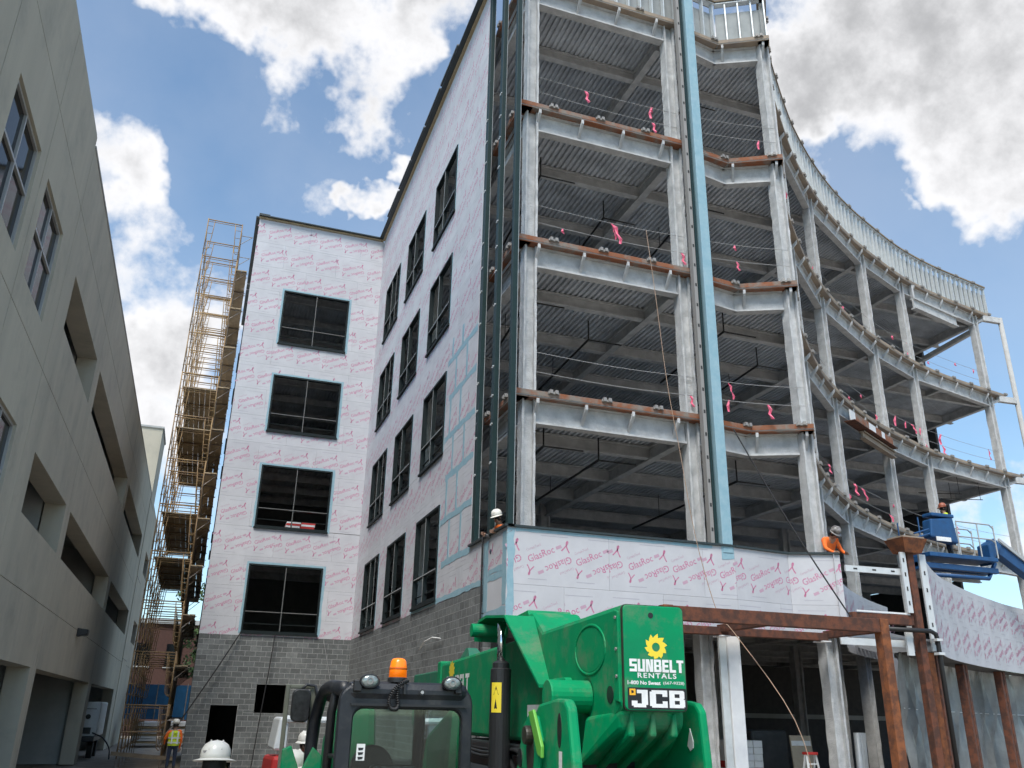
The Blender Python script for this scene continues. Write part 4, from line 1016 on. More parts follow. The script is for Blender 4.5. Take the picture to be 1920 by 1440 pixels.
def block_text(s, cu, cz, w, h, gap=.45):
    q = MB(); x = 0.; parts = []
    for ch in s:
        wd = max((max(p[0] for p in r) if isinstance(r[0], tuple) else r[2]) for r in BL[ch])
        for r in BL[ch]: parts.append([(x + p[0], p[1]) for p in (r if isinstance(r[0], tuple) else ((r[0], r[1]), (r[2], r[1]), (r[2], r[3]), (r[0], r[3])))])
        x += wd + gap
    x -= gap
    for i, r in enumerate(parts): q.add([(cu + (p[0] / x - .5) * w, YD - .0009 - .00004 * i, cz + (p[1] / 7 - .5) * h) for p in r], [(0, 1, 2, 3)])
    return tp(q, 'lettering', 'decalw', plate_)
decal(oval(.205, 2.835, .019, .019, 16), 'plate_hole', 'decalb')
gear = []
for i in range(10):
    a = 2 * math.pi * i / 10
    gear += [(.235 + .060 * math.cos(a), 2.635 + .060 * math.sin(a)), (.235 + .082 * math.cos(a + .12), 2.640 + .082 * math.sin(a + .12)), (.235 + .070 * math.cos(a + .42), 2.635 + .070 * math.sin(a + .42))]
gear_in = oval(.235, 2.635, .028, .028, 30)
q = MB(); n = 30
q.add([(p[0], YD, p[1]) for p in gear] + [(p[0], YD, p[1]) for p in gear_in], [(i, (i + 1) % n, n + (i + 1) % n, n + i) for i in range(n)]); tp(q, 'gear_emblem', 'yellow', plate_)
block_text('SUNBELT', .235, 2.518, .385, .078)
lettering('RENTALS', .235, 2.457, .275, .032, 'lettering', 'decalw', .02, 0, 1.25)
lettering('1-800 No Sweat', .142, 2.412, .232, .024, 'lettering', 'decalw', .03)
lettering('(667-9328)', .352, 2.412, .15, .024, 'lettering', 'decalw', .004)
decal(rrect(.025, .438, 2.253, 2.382, .008), 'name_panel', 'decalb')
block_text('JCB', .238, 2.316, .375, .105, .5)
decal(rrect(.036, .078, 2.335, 2.374, .003), 'corner_badge', 'jcby', .003)
decal([(.050, 2.345), (.068, 2.352), (.062, 2.364), (.048, 2.364)], 'badge_mark', 'decalb', .0036)
# side decals on the boom
def side_text(s, cw, cz, w, h, mm, bold):
    vs, fs = fit_text(s, w, h, bold, 3); tp(MB().add([(-.0015, cw - v.x, cz + v.y) for v in vs], fs), 'lettering', mm, boom)
side_text('SUNBELT', 4.66, 2.52, 1.15, .20, 'decalw', .04)
g2 = [(-.0015, 4.95 - (p[0] - .235) * 1.9, 2.68 + (p[1] - 2.635) * 1.3) for p in gear] ; tp(MB().add(g2, [tuple(range(len(g2)))]), 'gear_emblem', 'yellow', boom)
tp(MB().add([(-.003, 2.0, 2.285), (-.003, 1.66, 2.285), (-.003, 1.66, 2.19), (-.003, 2.0, 2.19)], [(0, 1, 2, 3)]), 'white_label', 'decalw', boom)
# folded guard over the ram pin
gp = [(2.86, 2.86), (2.84, 2.95), (2.72, 3.02), (2.45, 3.04), (1.84, 2.985), (1.40, 2.42)]
q = MB()
for i, (p, r_) in enumerate(zip(gp, gp[1:])):
    u0 = -.27; u1 = -.27 if i < 4 else -.10
    q.hexa([(u0, p[0], p[1] - .012), (-.003, p[0], p[1] - .012), (-.003, r_[0], r_[1] - .012), (u1, r_[0], r_[1] - .012), (u0, p[0], p[1] + .012), (-.003, p[0], p[1] + .012), (-.003, r_[0], r_[1] + .012), (u1, r_[0], r_[1] + .012)])
tp(q, 'ram_guard', 'green', boom)
tp(MB().lathe([(.06, -.36), (.06, -.02)], (0, 2.62, 2.93), 18, 'x'), 'ram_pin', 'green', boom)
tp(MB().prism([(1.95, 2.90), (2.10, 3.08), (2.5, 3.06), (2.5, 2.8)], .02, .43, 'x'), 'top_bracket', 'green', boom, .01)
tp(MB().hexa([(.02, 4.2, 2.79), (.2, 4.2, 2.79), (.2, 4.7, 2.78), (.02, 4.7, 2.78), (.05, 4.4, 2.90), (.15, 4.4, 2.90), (.15, 4.5, 2.90), (.05, 4.5, 2.90)]), 'boom_lug', 'greend', boom)
# lift ram
ram = tp(MB().lathe([(.085, 0), (.09, .02), (.09, 1.55), (.075, 1.56), (.075, 1.60), (.05, 1.62)], (-.20, 2.15, 1.02), 20), 'lift_ram', 'black', smooth=False)
tp(MB().lathe([(.038, 0), (.038, .35)], (-.20, 2.15, 2.62), 14), 'ram_rod', 'chrome', ram, smooth=True)
c_, n_ = (-.20, 2.15), 8
q = MB(); vs = []
for z in (2.22, 2.46):
    for i in range(n_ + 1):
        a = R(200 + 60 * i / n_); vs.append((c_[0] + .0915 * math.cos(a), c_[1] + .0915 * math.sin(a), z))
q.add(vs, [(i, i + 1, n_ + 2 + i, n_ + 1 + i) for i in range(n_)]); tp(q, 'warning_label', 'yellow', ram)
for z0, z1, a0, a1 in ((2.36, 2.43, 215, 245), (2.25, 2.33, 220, 238)):
    q = MB(); A, B_ = R(a0), R(a1)
    q.add([(c_[0] + .0925 * math.cos(A), c_[1] + .0925 * math.sin(A), z0), (c_[0] + .0925 * math.cos(B_), c_[1] + .0925 * math.sin(B_), z0), (c_[0] + .0925 * math.cos((A + B_) / 2), c_[1] + .0925 * math.sin((A + B_) / 2), z1)], [(0, 1, 2)]); tp(q, 'warning_symbol', 'decalb', ram)
tp(MB().tube([(-.05, 2.6, 2.35), (-.08, 2.4, 2.0), (-.1, 2.0, 1.75), (-.05, 1.2, 1.8), (.0, .9, 1.9)], .022, 8), 'hydraulic_hose', 'black', smooth=True)
tp(MB().tube([(-.02, 2.7, 1.95), (-.02, 1.4, 1.93)], .02, 8).tube([(-.05, 2.7, 1.9), (-.05, 1.4, 1.88)], .018, 8), 'hydraulic_pipe', 'chrome', smooth=True)
tp(MB().box(-.05, .42, 1.0, 4.2, 1.75, 1.97), 'boom_underside_tray', 'black', bevel=.02)
# chassis lugs: left and right plates carrying the boom pivot
def lug(u0, u1, name):
    P = [(.93, 1.1), (.93, 1.87), (.62, 2.16), (.44, 2.275), (.10, 2.305), (-.06, 2.30), (-.12, 2.25), (-.2, 1.95), (-.26, 1.1)]
    return tp(MB().prism(P, u0, u1, 'x'), name, 'green', bevel=.02)
lg = lug(-.42, -.35, 'pivot_lug')
tp(MB().prism([(.78, 1.95), (.70, 2.13), (.56, 2.215), (.40, 2.20), (.30, 2.05), (.36, 1.85), (.6, 1.78)], -.45, -.42, 'x'), 'lug_doubler', 'green', lg, .012)
tp(MB().prism([(.50, 2.225), (.40, 2.24), (.22, 2.02), (.22, 1.95), (.30, 1.97)], -.475, -.452, 'x'), 'lime_strap', 'lime', lg, .006)
tp(MB().lathe([(.055, -.50), (.06, -.49), (.06, -.445)], (0, .50, 2.08), 18, 'x'), 'pin_head', 'grease', lg)
tp(MB().prism(oval(.02, 2.12, .035, .10, 16), -.424, -.418, 'x'), 'slot_hole', 'decalb', lg)
tp(MB().prism(oval(.74, 1.93, .05, .06, 16), -.455, -.448, 'x'), 'round_hole', 'decalb', lg)
tp(MB().add([(-.4225, .03, 2.0), (-.4225, -.03, 2.0), (-.4225, -.03, 1.87), (-.4225, .03, 1.87)], [(0, 1, 2, 3)]), 'white_label', 'decalw', lg)
lg2 = tp(MB().prism([(1.2, 1.1), (1.2, 1.9), (.9, 2.2), (.62, 2.30), (.30, 2.315), (.18, 2.30), (.12, 2.25), (.08, 1.95), (.05, 1.1)], .60, .66, 'x'), 'pivot_lug', 'green', bevel=.02)
tp(MB().prism([(.30, 2.03), (.26, 2.0), (.22, 2.02), (.215, 2.06), (.255, 2.14)], .594, .599, 'x'), 'slot_hole', 'decalw', lg2)  # uncut hole: the light background behind it is painted as a white patch
tp(MB().prism(oval(.575, 2.16, .018, .05, 14), -.2, -.195, 'y'), 'teardrop_hole', 'decalb', lg2) if False else None
tp(MB().box(-.34, .59, .62, .9, 1.1, 1.62), 'cross_member', 'black', bevel=.03)
# hose bundle, bolts and grease
for k in range(3): tp(MB().tube(catmull([(-.03 - .03 * k, .8, 1.92), (-.06 - .03 * k, 1.3, 1.86 - .03 * k), (-.05 - .03 * k, 2.0, 1.93), (-.04 - .02 * k, 3.2, 1.90 - .03 * k), (-.03, 5.0, 1.93)], 6), .016, 7), 'hydraulic_hose', 'black', smooth=True)
for w, z in ((.9, 2.05), (1.3, 2.05), (1.36, 2.28), (.88, 2.36)): tp(MB().lathe([(.022, -.078), (.022, -.058)], (0, w, z), 6, 'x'), 'bolt', 'clip')
for w, z in ((.06, 2.82), (.06, 2.62), (.06, 2.45)): tp(MB().lathe([(.012, -.02), (.012, -.01)], (0, w, z), 6, 'x'), 'bolt', 'clip')
tp(MB().prism([(.58, 2.06), (.60, 1.98), (.56, 1.80), (.53, 1.62), (.49, 1.60), (.47, 1.78), (.43, 1.98), (.45, 2.06)], -.4525, -.4505, 'x'), 'grease_streak', 'grease', lg)
# chassis, engine pod, tank, wheels
tp(MB().box(-.55, .85, -.7, 5.2, .75, 1.12), 'chassis', 'black', bevel=.04)
tp(MB().prism([(.75, .85), (.75, 1.55), (1.0, 1.72), (3.4, 1.72), (3.7, 1.5), (3.7, .85)], .72, 1.35, 'x'), 'engine_cover', 'green', bevel=.06)
tp(MB().box(-.5, .8, -.78, -.70, .8, 1.45), 'rear_panel', 'green', bevel=.03)
for u in (-1.15, 1.2):
    for w in (.1, 4.3):
        wh = tp(MB().lathe([(.32, -.2), (.58, -.21), (.63, -.15), (.63, .15), (.58, .21), (.32, .2)], (u, w, .63), 28, 'x'), 'wheel', 'rubber')
        tp(MB().lathe([(.05, -.16), (.30, -.17), (.32, -.21), (.32, .21), (.30, .17), (.05, .16)], (u, w, .63), 20, 'x'), 'rim', 'yellow', wh)
        for k in range(14):
            a = 2 * math.pi * k / 14
            tp(MB().bar((u - .19, w + .645 * math.cos(a), .63 + .645 * math.sin(a)), (u + .19, w + .645 * math.cos(a + .15), .63 + .645 * math.sin(a + .15)), .05, .04), 'tread_bar', 'rubber', wh)
tp(MB().tube([(-1.15, .1, .63), (1.2, .1, .63)], .1, 10).tube([(-1.15, 4.3, .63), (1.2, 4.3, .63)], .1, 10), 'axle', 'black')
tp(MB().box(-1.2, 1.2, 7.55, 7.7, .5, 1.6), 'fork_carriage', 'black', bevel=.02)
tp(MB().prism([(7.2, 2.7), (7.65, 2.3), (7.65, .9), (7.4, .9), (7.2, 2.0)], .1, .35, 'x'), 'boom_nose', 'greend', bevel=.02)
# cab
cab = tp(MB().box(-1.62, -.68, 1.32, 3.2, .75, 1.25), 'cab_body', 'navy', bevel=.04)
ro, ri = rrect(-1.655, -.665, 1.22, 2.40, .13, 6), rrect(-1.545, -.745, 1.62, 2.225, .075, 6)
ringp(q := MB(), ro, ri, 1.26, 1.36, 'y'); tp(q, 'rear_frame', 'navy', cab, .02)
tp(MB().box(-1.60, -.70, 1.245, 3.1, 2.275, 2.415), 'roof', 'navy', cab, .055)
tp(MB().box(-1.57, -.72, 1.238, 1.262, 2.245, 2.262), 'roof_lip', 'black', cab)
tp(MB().prism(rrect(-1.55, -.74, 1.61, 2.23, .08, 6), 1.30, 1.306, 'y'), 'rear_glass', 'clear', cab)
tp(MB().prism(rrect(-1.52, -.76, 1.3, 2.25, .08, 6), 3.10, 3.106, 'y'), 'windscreen', 'clear', cab)
tp(MB().add([(-.69, 1.4, 1.28), (-.69, 3.05, 1.28), (-.69, 3.05, 2.27), (-.69, 1.4, 2.27)], [(0, 1, 2, 3)]), 'side_glass', 'clear', cab)
tp(MB().tube([(-1.60, 1.45, 2.36), (-1.60, 2.5, 2.40), (-1.61, 2.95, 2.385), (-1.63, 3.15, 2.30), (-1.655, 3.25, 2.12), (-1.665, 3.28, 1.9), (-1.665, 3.28, 1.2)], .055, 12), 'front_pillar', 'navy', cab, smooth=True)
tp(MB().tube([(-.72, 3.1, 2.36), (-.70, 3.2, 2.2), (-.70, 3.22, 1.2)], .045, 10), 'front_pillar', 'navy', cab, smooth=True)
tp(MB().tube([(-1.61, 1.95, 2.36), (-1.63, 2.02, 2.2), (-1.63, 2.02, 1.25)], .035, 8), 'door_pillar', 'black', cab, smooth=True)
tp(MB().tube([(-1.60, 1.42, 1.9), (-1.62, 2.0, 1.88)], .02, 6), 'grab_rail', 'black', cab, smooth=True)
tp(MB().add([(-1.50, 1.296, 1.99), (-1.44, 1.296, 1.99), (-1.44, 1.296, 1.88), (-1.50, 1.296, 1.88)], [(0, 1, 2, 3)]), 'white_sticker', 'decalw', cab)
for k in range(3): tp(MB().add([(-1.49, 1.2945, 1.965 - k * .03), (-1.45, 1.2945, 1.965 - k * .03), (-1.455, 1.2945, 1.95 - k * .03), (-1.485, 1.2945, 1.945 - k * .03)], [(0, 1, 2, 3)]), 'sticker_mark', 'decalb', cab)
tp(MB().box(-1.42, -.95, 1.75, 2.2, 1.3, 1.42).hexa([(-1.40, 1.62, 1.42), (-.97, 1.62, 1.42), (-.97, 1.75, 1.42), (-1.40, 1.75, 1.42), (-1.36, 1.52, 1.84), (-1.01, 1.52, 1.84), (-1.01, 1.62, 1.84), (-1.36, 1.62, 1.84)]), 'seat', 'black', cab, .03)
tp(MB().lathe([(.17, -.012), (.19, 0), (.17, .012), (.15, 0)], (-1.18, 2.75, 1.75), 20, 'y'), 'steering_wheel', 'black', cab)
tp(MB().box(-1.45, -.9, 2.85, 3.05, 1.25, 1.7), 'dashboard', 'black', cab, .03)
for u in (-1.455, -.845):
    la = tp(MB().lathe([(.05, .06), (.072, .02), (.075, -.02), (.068, -.035)], (0, 0, 0), 24, 'y'), 'work_lamp', 'black', cab, Mx=T(u, 1.22, 2.412) @ Matrix.Diagonal((1, 1, .68, 1)), smooth=False)
    tp(MB().lathe([(.066, -.03), (.05, -.042), (.02, -.046)], (0, 0, 0), 24, 'y'), 'lamp_lens', 'lens', la, smooth=True)
    ringp(q := MB(), oval(0, 0, .024, .036, 16), oval(0, 0, .016, .027, 16), -.05, -.044, 'y'); tp(q, 'lamp_reflector', 'clip', la)
    tp(MB().box(u - .11 if u < -1 else u + .03, u - .05 if u < -1 else u + .08, 1.2, 1.28, 2.34, 2.42), 'lamp_bracket', 'black', cab, .008)
be = tp(MB().lathe([(.075, 0), (.075, .028), (.068, .035)], (-1.232, 1.33, 2.412), 24), 'beacon_base', 'black', cab)
tp(MB().lathe([(.067, .0), (.064, .07), (.056, .115), (.045, .132), (.02, .138)], (-1.232, 1.33, 2.447), 24), 'beacon_lens', 'amber', be, smooth=True)
tp(MB().lathe([(.0665, .055), (.0685, .06), (.0675, .068), (.0625, .072)], (-1.232, 1.33, 2.447), 24), 'beacon_band', 'amberd', be)
path = [(-1.17, 1.25, 2.425), (-1.22, 1.215, 2.40), (-1.27, 1.205, 2.355), (-1.305, 1.20, 2.29), (-1.29, 1.205, 2.235), (-1.255, 1.21, 2.225), (-1.235, 1.215, 2.25), (-1.245, 1.215, 2.32), (-1.235, 1.22, 2.38)]
cp = catmull(path, 24); hel = []
for i, p in enumerate(cp):
    d = (cp[min(i + 1, len(cp) - 1)] - cp[max(i - 1, 0)]).normalized(); u = d.cross(Vector((0, 1, 0))).normalized(); v = d.cross(u); a = i * 1.25
    hel.append(p + (u * math.cos(a) + v * math.sin(a)) * .013)
tp(MB().tube(hel, .005, 5), 'coiled_cord', 'black', cab, smooth=True)
tp(MB().lathe([(.022, -.01), (.022, .03)], (-1.06, 1.24, 2.345), 16, 'y'), 'roof_boss', 'black', cab); tp(MB().lathe([(.012, -.016), (.012, -.009)], (-1.06, 1.24, 2.345), 14, 'y'), 'roof_boss_hole', 'mulledge', cab)
tp(MB().box(-1.20, -1.185, 1.215, 1.25, 2.33, 2.40), 'cord_hook', 'black', cab)
# mirror and its mast frame at the front left corner
mi = tp(MB().prism(rrect(-1.885, -1.715, 2.105, 2.39, .055, 6), 3.16, 3.24, 'y'), 'mirror', 'black', bevel=.02)
tp(MB().prism(rrect(-1.875, -1.725, 2.115, 2.38, .05, 6), 3.152, 3.159, 'y'), 'mirror_glass', 'mirror', mi)
tp(MB().tube([(-1.80, 3.22, 2.39), (-1.76, 3.24, 2.43), (-1.68, 3.25, 2.42), (-1.65, 3.2, 2.3)], .014, 8), 'mirror_arm', 'black', mi, smooth=True)
tp(MB().box(-1.945, -1.905, 3.27, 3.31, .9, 2.43).box(-1.72, -1.665, 3.27, 3.31, .9, 2.40).box(-1.905, -1.665, 3.272, 3.308, 2.395, 2.43), 'mirror_mast', 'olive', bevel=.008)
tp(MB().hexa([(-1.46, 3.45, 1.2), (-1.0, 3.45, 1.2), (-1.0, 4.9, 1.2), (-1.46, 4.9, 1.2), (-1.44, 3.5, 2.30), (-1.06, 3.5, 2.30), (-1.06, 4.7, 2.0), (-1.44, 4.7, 2.0)]), 'front_cover', 'green', bevel=.08)
tp(MB().prism([(-1.96, 1.2), (-1.62, 1.2), (-1.62, 1.85), (-1.70, 1.92), (-1.79, 1.72), (-1.88, 1.93), (-1.95, 1.9)], 2.6, 2.68, 'y'), 'front_fender', 'green', bevel=.01)

# ================================================================== BLUE BOOM LIFT
lf = thing('boom_lift', 'blue boom lift with raised railed basket in front of the curved steel frame', 'boom lift', (33, 22.8, 0))
LY = 22.0
def lp(mb, name, mm, parent=None, bevel=0, smooth=False): return mb.build(name, M[mm], parent or lf, None, True, smooth, bevel)
bk = lp(MB().box(22.0, 24.9, LY - .45, LY + .45, 7.28, 7.42), 'platform', 'blue', bevel=.02)
for z, y in ((7.9, -.45), (8.4, -.45), (7.9, .45), (8.4, .45)):
    lp(MB().tube([(23.3, LY + y, z + .12), (24.75, LY + y, z + .12), (24.9, LY + y, z)], .024, 6), 'guard_rail', 'mulledge', bk)
for x in (21.7, 23.3, 24.2, 24.9):
    for y in (-.45, .45): lp(MB().tube([(x, LY + y, 7.4), (x, LY + y, 8.5)], .024, 6), 'rail_post', 'mulledge' if x > 23 else 'blue', bk)
for z in (8.0, 8.15): lp(MB().tube([(21.45, LY - .45, z - .2), (22.1, LY - .45, z)], .03, 6), 'guard_rail', 'blue', bk)
lp(MB().hexa([(22.1, LY - .5, 7.9), (23.25, LY - .5, 7.75), (23.3, LY - .1, 7.75), (22.15, LY - .1, 7.9), (22.2, LY - .5, 8.5), (23.15, LY - .5, 8.62), (23.15, LY - .1, 8.62), (22.2, LY - .1, 8.5)]), 'control_box', 'blue', bk, .05)
lp(MB().box(22.25, 23.2, LY - .52, LY - .09, 8.6, 8.72), 'box_lid', 'blue', bk, .03)
lp(MB().box(22.3, 22.9, LY - .53, LY - .50, 7.78, 7.92), 'label_strip', 'decalw', bk)
lp(MB().box(21.6, 25.0, LY - .3, LY - .12, 6.92, 7.1).box(21.6, 25.0, LY + .12, LY + .3, 6.92, 7.1).box(21.6, 21.85, LY - .4, LY + .4, 6.85, 7.28), 'support_beam', 'blue', bevel=.02)
lp(MB().tube([(22.0, LY - .3, 6.7), (24.6, LY - .2, 6.75), (25.1, LY - .1, 7.3)], .07, 8), 'levelling_link', 'blue', smooth=True)
lp(MB().hexa([(24.8, LY - .25, 7.2), (25.4, LY - .25, 7.9), (25.4, LY + .25, 7.9), (24.8, LY + .25, 7.2), (24.8, LY - .25, 7.9), (25.2, LY - .25, 8.1), (25.2, LY + .25, 8.1), (24.8, LY + .25, 7.9)]), 'rotator', 'blue', bevel=.03)
ba = lp(MB().bar((25.1, LY, 7.98), (30.5, 22.4, 5.2), .32, .42), 'fly_boom', 'blue', bevel=.03)
lp(MB().bar((25.35, LY - .19, 8.12), (28.6, 22.05, 6.35), .05, .10), 'hydraulic_tube', 'mulledge', ba)
lp(MB().bar((30.2, 22.4, 5.35), (36, 22.8, 2.4), .42, .55), 'main_boom', 'blue', bevel=.03)
lp(MB().box(33.5, 37.0, 21.6, 24.0, .75, 1.9), 'turntable', 'blue', bevel=.08); lp(MB().box(33.0, 37.2, 21.4, 24.2, .4, .74), 'lift_chassis', 'black', bevel=.05)
for x in (33.6, 36.6):
    for y in (21.3, 24.3): lp(MB().lathe([(.3, -.18), (.5, -.17), (.5, .17), (.3, .18)], (x, y, .5), 20, 'y'), 'wheel', 'rubber')

# ================================================================== PEOPLE
def person(name, label, loc, rz, J, hat=None, shirt='hio', pants='denim', vest=None, sleeves=None, stance=None, scale=1., hathair=True, goggles=False, brim=False):
    """J overrides joint positions (metres, local: x right, y forward, z up)"""
    j = dict(pelvis=(0, 0, .96), waist=(0, 0, 1.08), chest=(0, .01, 1.30), neck=(0, 0, 1.48), head0=(0, .015, 1.56), head1=(0, .02, 1.68),
             sl=(-.19, 0, 1.42), el=(-.25, -.02, 1.14), wl=(-.24, .08, .90), hl=(-.24, .11, .82), sr=(.19, 0, 1.42), er=(.25, -.02, 1.14), wr=(.24, .08, .90), hr=(.24, .11, .82),
             pl=(-.10, 0, .92), kl=(-.11, .02, .50), al=(-.12, -.02, .09), tl=(-.13, .15, .04), pr=(.10, 0, .92), kr=(.11, .02, .50), ar=(.12, -.02, .09), tr=(.13, .15, .04))
    j.update(J)
    rad = dict(pelvis=(.17, .12), waist=(.155, .115), chest=(.18, .125), neck=(.06, .06), head0=(.075, .085), head1=(.075, .09), sl=(.075, .075), sr=(.075, .075), el=(.052, .052), er=(.052, .052), wl=(.034, .034), wr=(.034, .034), hl=(.045, .028), hr=(.045, .028),
               pl=(.10, .10), pr=(.10, .10), kl=(.068, .068), kr=(.068, .068), al=(.05, .05), ar=(.05, .05), tl=(.045, .04), tr=(.045, .04))
    names = list(j); idx = {k: i for i, k in enumerate(names)}
    ed = [('pelvis', 'waist'), ('waist', 'chest'), ('chest', 'neck'), ('neck', 'head0'), ('head0', 'head1'), ('chest', 'sl'), ('sl', 'el'), ('el', 'wl'), ('wl', 'hl'), ('chest', 'sr'), ('sr', 'er'), ('er', 'wr'), ('wr', 'hr'),
          ('pelvis', 'pl'), ('pl', 'kl'), ('kl', 'al'), ('al', 'tl'), ('pelvis', 'pr'), ('pr', 'kr'), ('kr', 'ar'), ('ar', 'tr')]
    me = bpy.data.meshes.new('tmp'); me.from_pydata([j[k] for k in names], [(idx[a], idx[b]) for a, b in ed], [])
    o = bpy.data.objects.new('tmp', me); C.objects.link(o)
    sk = o.modifiers.new('skin', 'SKIN'); sk.use_smooth_shade = True
    for i, k in enumerate(names): me.skin_vertices[0].data[i].radius = rad[k]; me.skin_vertices[0].data[i].use_root = (k == 'pelvis')
    su = o.modifiers.new('sub', 'SUBSURF'); su.levels = 2; su.render_levels = 2
    bm = bpy.data.meshes.new_from_object(o.evaluated_get(bpy.context.evaluated_depsgraph_get())); bpy.data.objects.remove(o)
    mats = [M['skin'], M[shirt], M[pants], M[sleeves or shirt], M['black']]
    bm.materials.clear()
    for q in mats: bm.materials.append(q)
    reg = dict(pelvis=2, waist=1, chest=1, neck=0, head0=0, head1=0, sl=3, sr=3, el=3, er=3, wl=3, wr=3, hl=0, hr=0, pl=2, pr=2, kl=2, kr=2, al=4, ar=4, tl=4, tr=4)
    segs = [(Vector(j[a]), Vector(j[b]), a, b) for a, b in ed]
    for p in bm.polygons:
        c = p.center; best = None
        for a, b, na, nb in segs:
            ab = b - a; t = max(0, min(1, (c - a).dot(ab) / max(ab.length_squared, 1e-9))); d = (a + ab * t - c).length
            if best is None or d < best[0]: best = (d, na, nb, t)
        _, na, nb, t = best
        p.material_index = reg[na if t < .55 else nb]; p.use_smooth = True
    t_ = thing(name, label, 'person', loc, rz)
    body = inst('body', bm, t_, None, False); bm.name = 'body'
    h1 = Vector(j['head1']); up = (h1 - Vector(j['neck'])).normalized(); q = Vector((0, 0, 1)).rotation_difference(up).to_matrix().to_4x4(); HM = T(*h1) @ q
    f = MB(); f.lathe([(.0, -.02), (.02, 0), (.012, .03)], (0, .105, -.05), 8); inst('nose', f.mesh('nose', M['skin'], True), t_, HM, False)
    for sx in (-1, 1):
        inst('ear', MB().lathe([(.008, -.03), (.02, 0), (.008, .035)], (sx * .085, .0, -.035), 8).mesh('ear', M['skin'], True), t_, HM, False)
        inst('eye', MB().lathe([(.004, -.01), (.012, 0), (.004, .01)], (sx * .033, .088, -.015), 8).mesh('eye', M['decalb'], True), t_, HM, False)
    inst('mouth', MB().box(-.025, .025, .088, .096, -.095, -.087).mesh('mouth', M['red']), t_, HM, False)
    hr_ = MB().lathe([(.088, -.10), (.098, -.04), (.097, .02), (.07, .06)], (0, -.022, 0), 18); inst('hair', hr_.mesh('hair', M['hair'], True), t_, HM, False)
    if hat:
        prof = [(.125, -.005), (.128, .03), (.122, .075), (.10, .115), (.06, .14), (.015, .148)]
        ht = inst('hard_hat', MB().lathe(prof, (0, -.005, 0), 28).mesh('hard_hat', M[hat], True), t_, HM @ T(0, 0, .03), False)
        r_ = .185 if brim else .155
        br = MB().lathe([(.12, .004), (r_ - .01, -.012), (r_, -.018), (r_ - .01, -.022), (.12, -.008)], (0, .0 if brim else .025, 0), 28); inst('hat_brim', br.mesh('hat_brim', M[hat], True), ht, None, False)
        for sx in (-.05, 0, .05):
            inst('hat_ridge', MB().tube([(sx, .11, .06), (sx, .07, .118), (sx, 0, .147), (sx, -.07, .122), (sx, -.115, .065)], .008, 6).mesh('hat_ridge', M[hat], True), ht, None, False)
        inst('hat_sticker', MB().lathe([(.02, 0), (.02, .003)], (0, 0, 0), 12).mesh('hat_sticker', M['clip']), ht, T(-.085, -.09, .06) @ Matrix.Rotation(R(60), 4, 'X') @ Matrix.Rotation(R(-40), 4, 'Y'), False)
    if goggles:
        inst('safety_glasses', MB().tube([(-.10, .02, -.01), (-.08, .10, -.012), (0, .125, -.012), (.08, .10, -.012), (.10, .02, -.01)], .018, 6).mesh('safety_glasses', M['mirror'], True), t_, HM, False)
    if vest:
        vs = MB(); ch, wa, pe = Vector(j['chest']), Vector(j['waist']), Vector(j['pelvis']); nk = Vector(j['neck']); axis = (nk - pe)
        lv_ = [(pe + axis * -.02, .205, .150), (pe + axis * .2, .20, .150), (wa, .195, .148), (ch, .215, .155), (ch.lerp(nk, .55), .20, .135), (ch.lerp(nk, .85), .12, .10)]
        n = 20; V_ = []
        for c, a, b in lv_:
            V_ += [(c.x + a * math.cos(2 * math.pi * i / n), c.y + b * math.sin(2 * math.pi * i / n), c.z) for i in range(n)]
        vs.add(V_, [(k * n + i, k * n + (i + 1) % n, (k + 1) * n + (i + 1) % n, (k + 1) * n + i) for k in range(len(lv_) - 1) for i in range(n)])
        vo = inst('vest', vs.mesh('vest', M[vest], True), t_, None, False)
        for f_ in (.18, .48):
            c = pe + axis * f_; rg = MB(); ring_ = [(c.x + .222 * math.cos(2 * math.pi * i / n), c.y + .162 * math.sin(2 * math.pi * i / n)) for i in range(n)]
            rg.add([(x, y, c.z + z) for z in (-.025, .025) for x, y in ring_], [(i, (i + 1) % n, n + (i + 1) % n, n + i) for i in range(n)]); inst('reflective_band', rg.mesh('reflective_band', M['hir'], True), vo, None, False)
        for sx in (-1, 1): inst('reflective_strap', MB().box(sx * .10 - .025, sx * .10 + .025, -.168, -.160, -.1, .33).mesh('reflective_strap', M['hir']), vo, T(*(wa + Vector((0, -.01, .02)))) @ Matrix.Rotation(-.05, 4, 'X'), False)
        bp_ = MB().bar((-.06, 0, -.06), (.06, 0, .06), .004, .022, (0, 1, 0)).bar((-.06, 0, .06), (.06, 0, -.06), .004, .022, (0, 1, 0)); inst('back_cross', bp_.mesh('back_cross', M['black']), vo, T(ch.x, ch.y - .158, ch.z + .05), False)
    fing = MB()
    for w, h in (('wl', 'hl'), ('wr', 'hr')):                       # five short fingers from each palm
        a, b = Vector(j[w]), Vector(j[h]); d = (b - a).normalized(); sd_ = d.cross(Vector((0, 1, .1))).normalized()
        for k, ln in enumerate((.07, .085, .09, .08)):
            p0 = b + sd_ * (k - 1.5) * .02; fing.tube([p0 - d * .01, p0 + d * ln * .55, p0 + d * ln + Vector((0, .015, -.01))], [.010, .009, .007], 6)
        fing.tube([a.lerp(b, .5) + sd_ * .03, a.lerp(b, .9) + sd_ * .055, b + sd_ * .06 + d * .03], [.012, .011, .008], 6)
    inst('hand', fing.mesh('hand', M['skin'], True), t_, None, False)
    return t_
person('person', 'worker in lime vest over orange shirt standing between scaffold and block corner', (-.28, 35.6, 0), R(8), dict(sl=(-.2, 0, 1.42), el=(-.30, .03, 1.18), wl=(-.28, .22, 1.02), hl=(-.28, .30, 1.0)), 'hatw', 'hio', 'denim', 'hiy', 'hio')
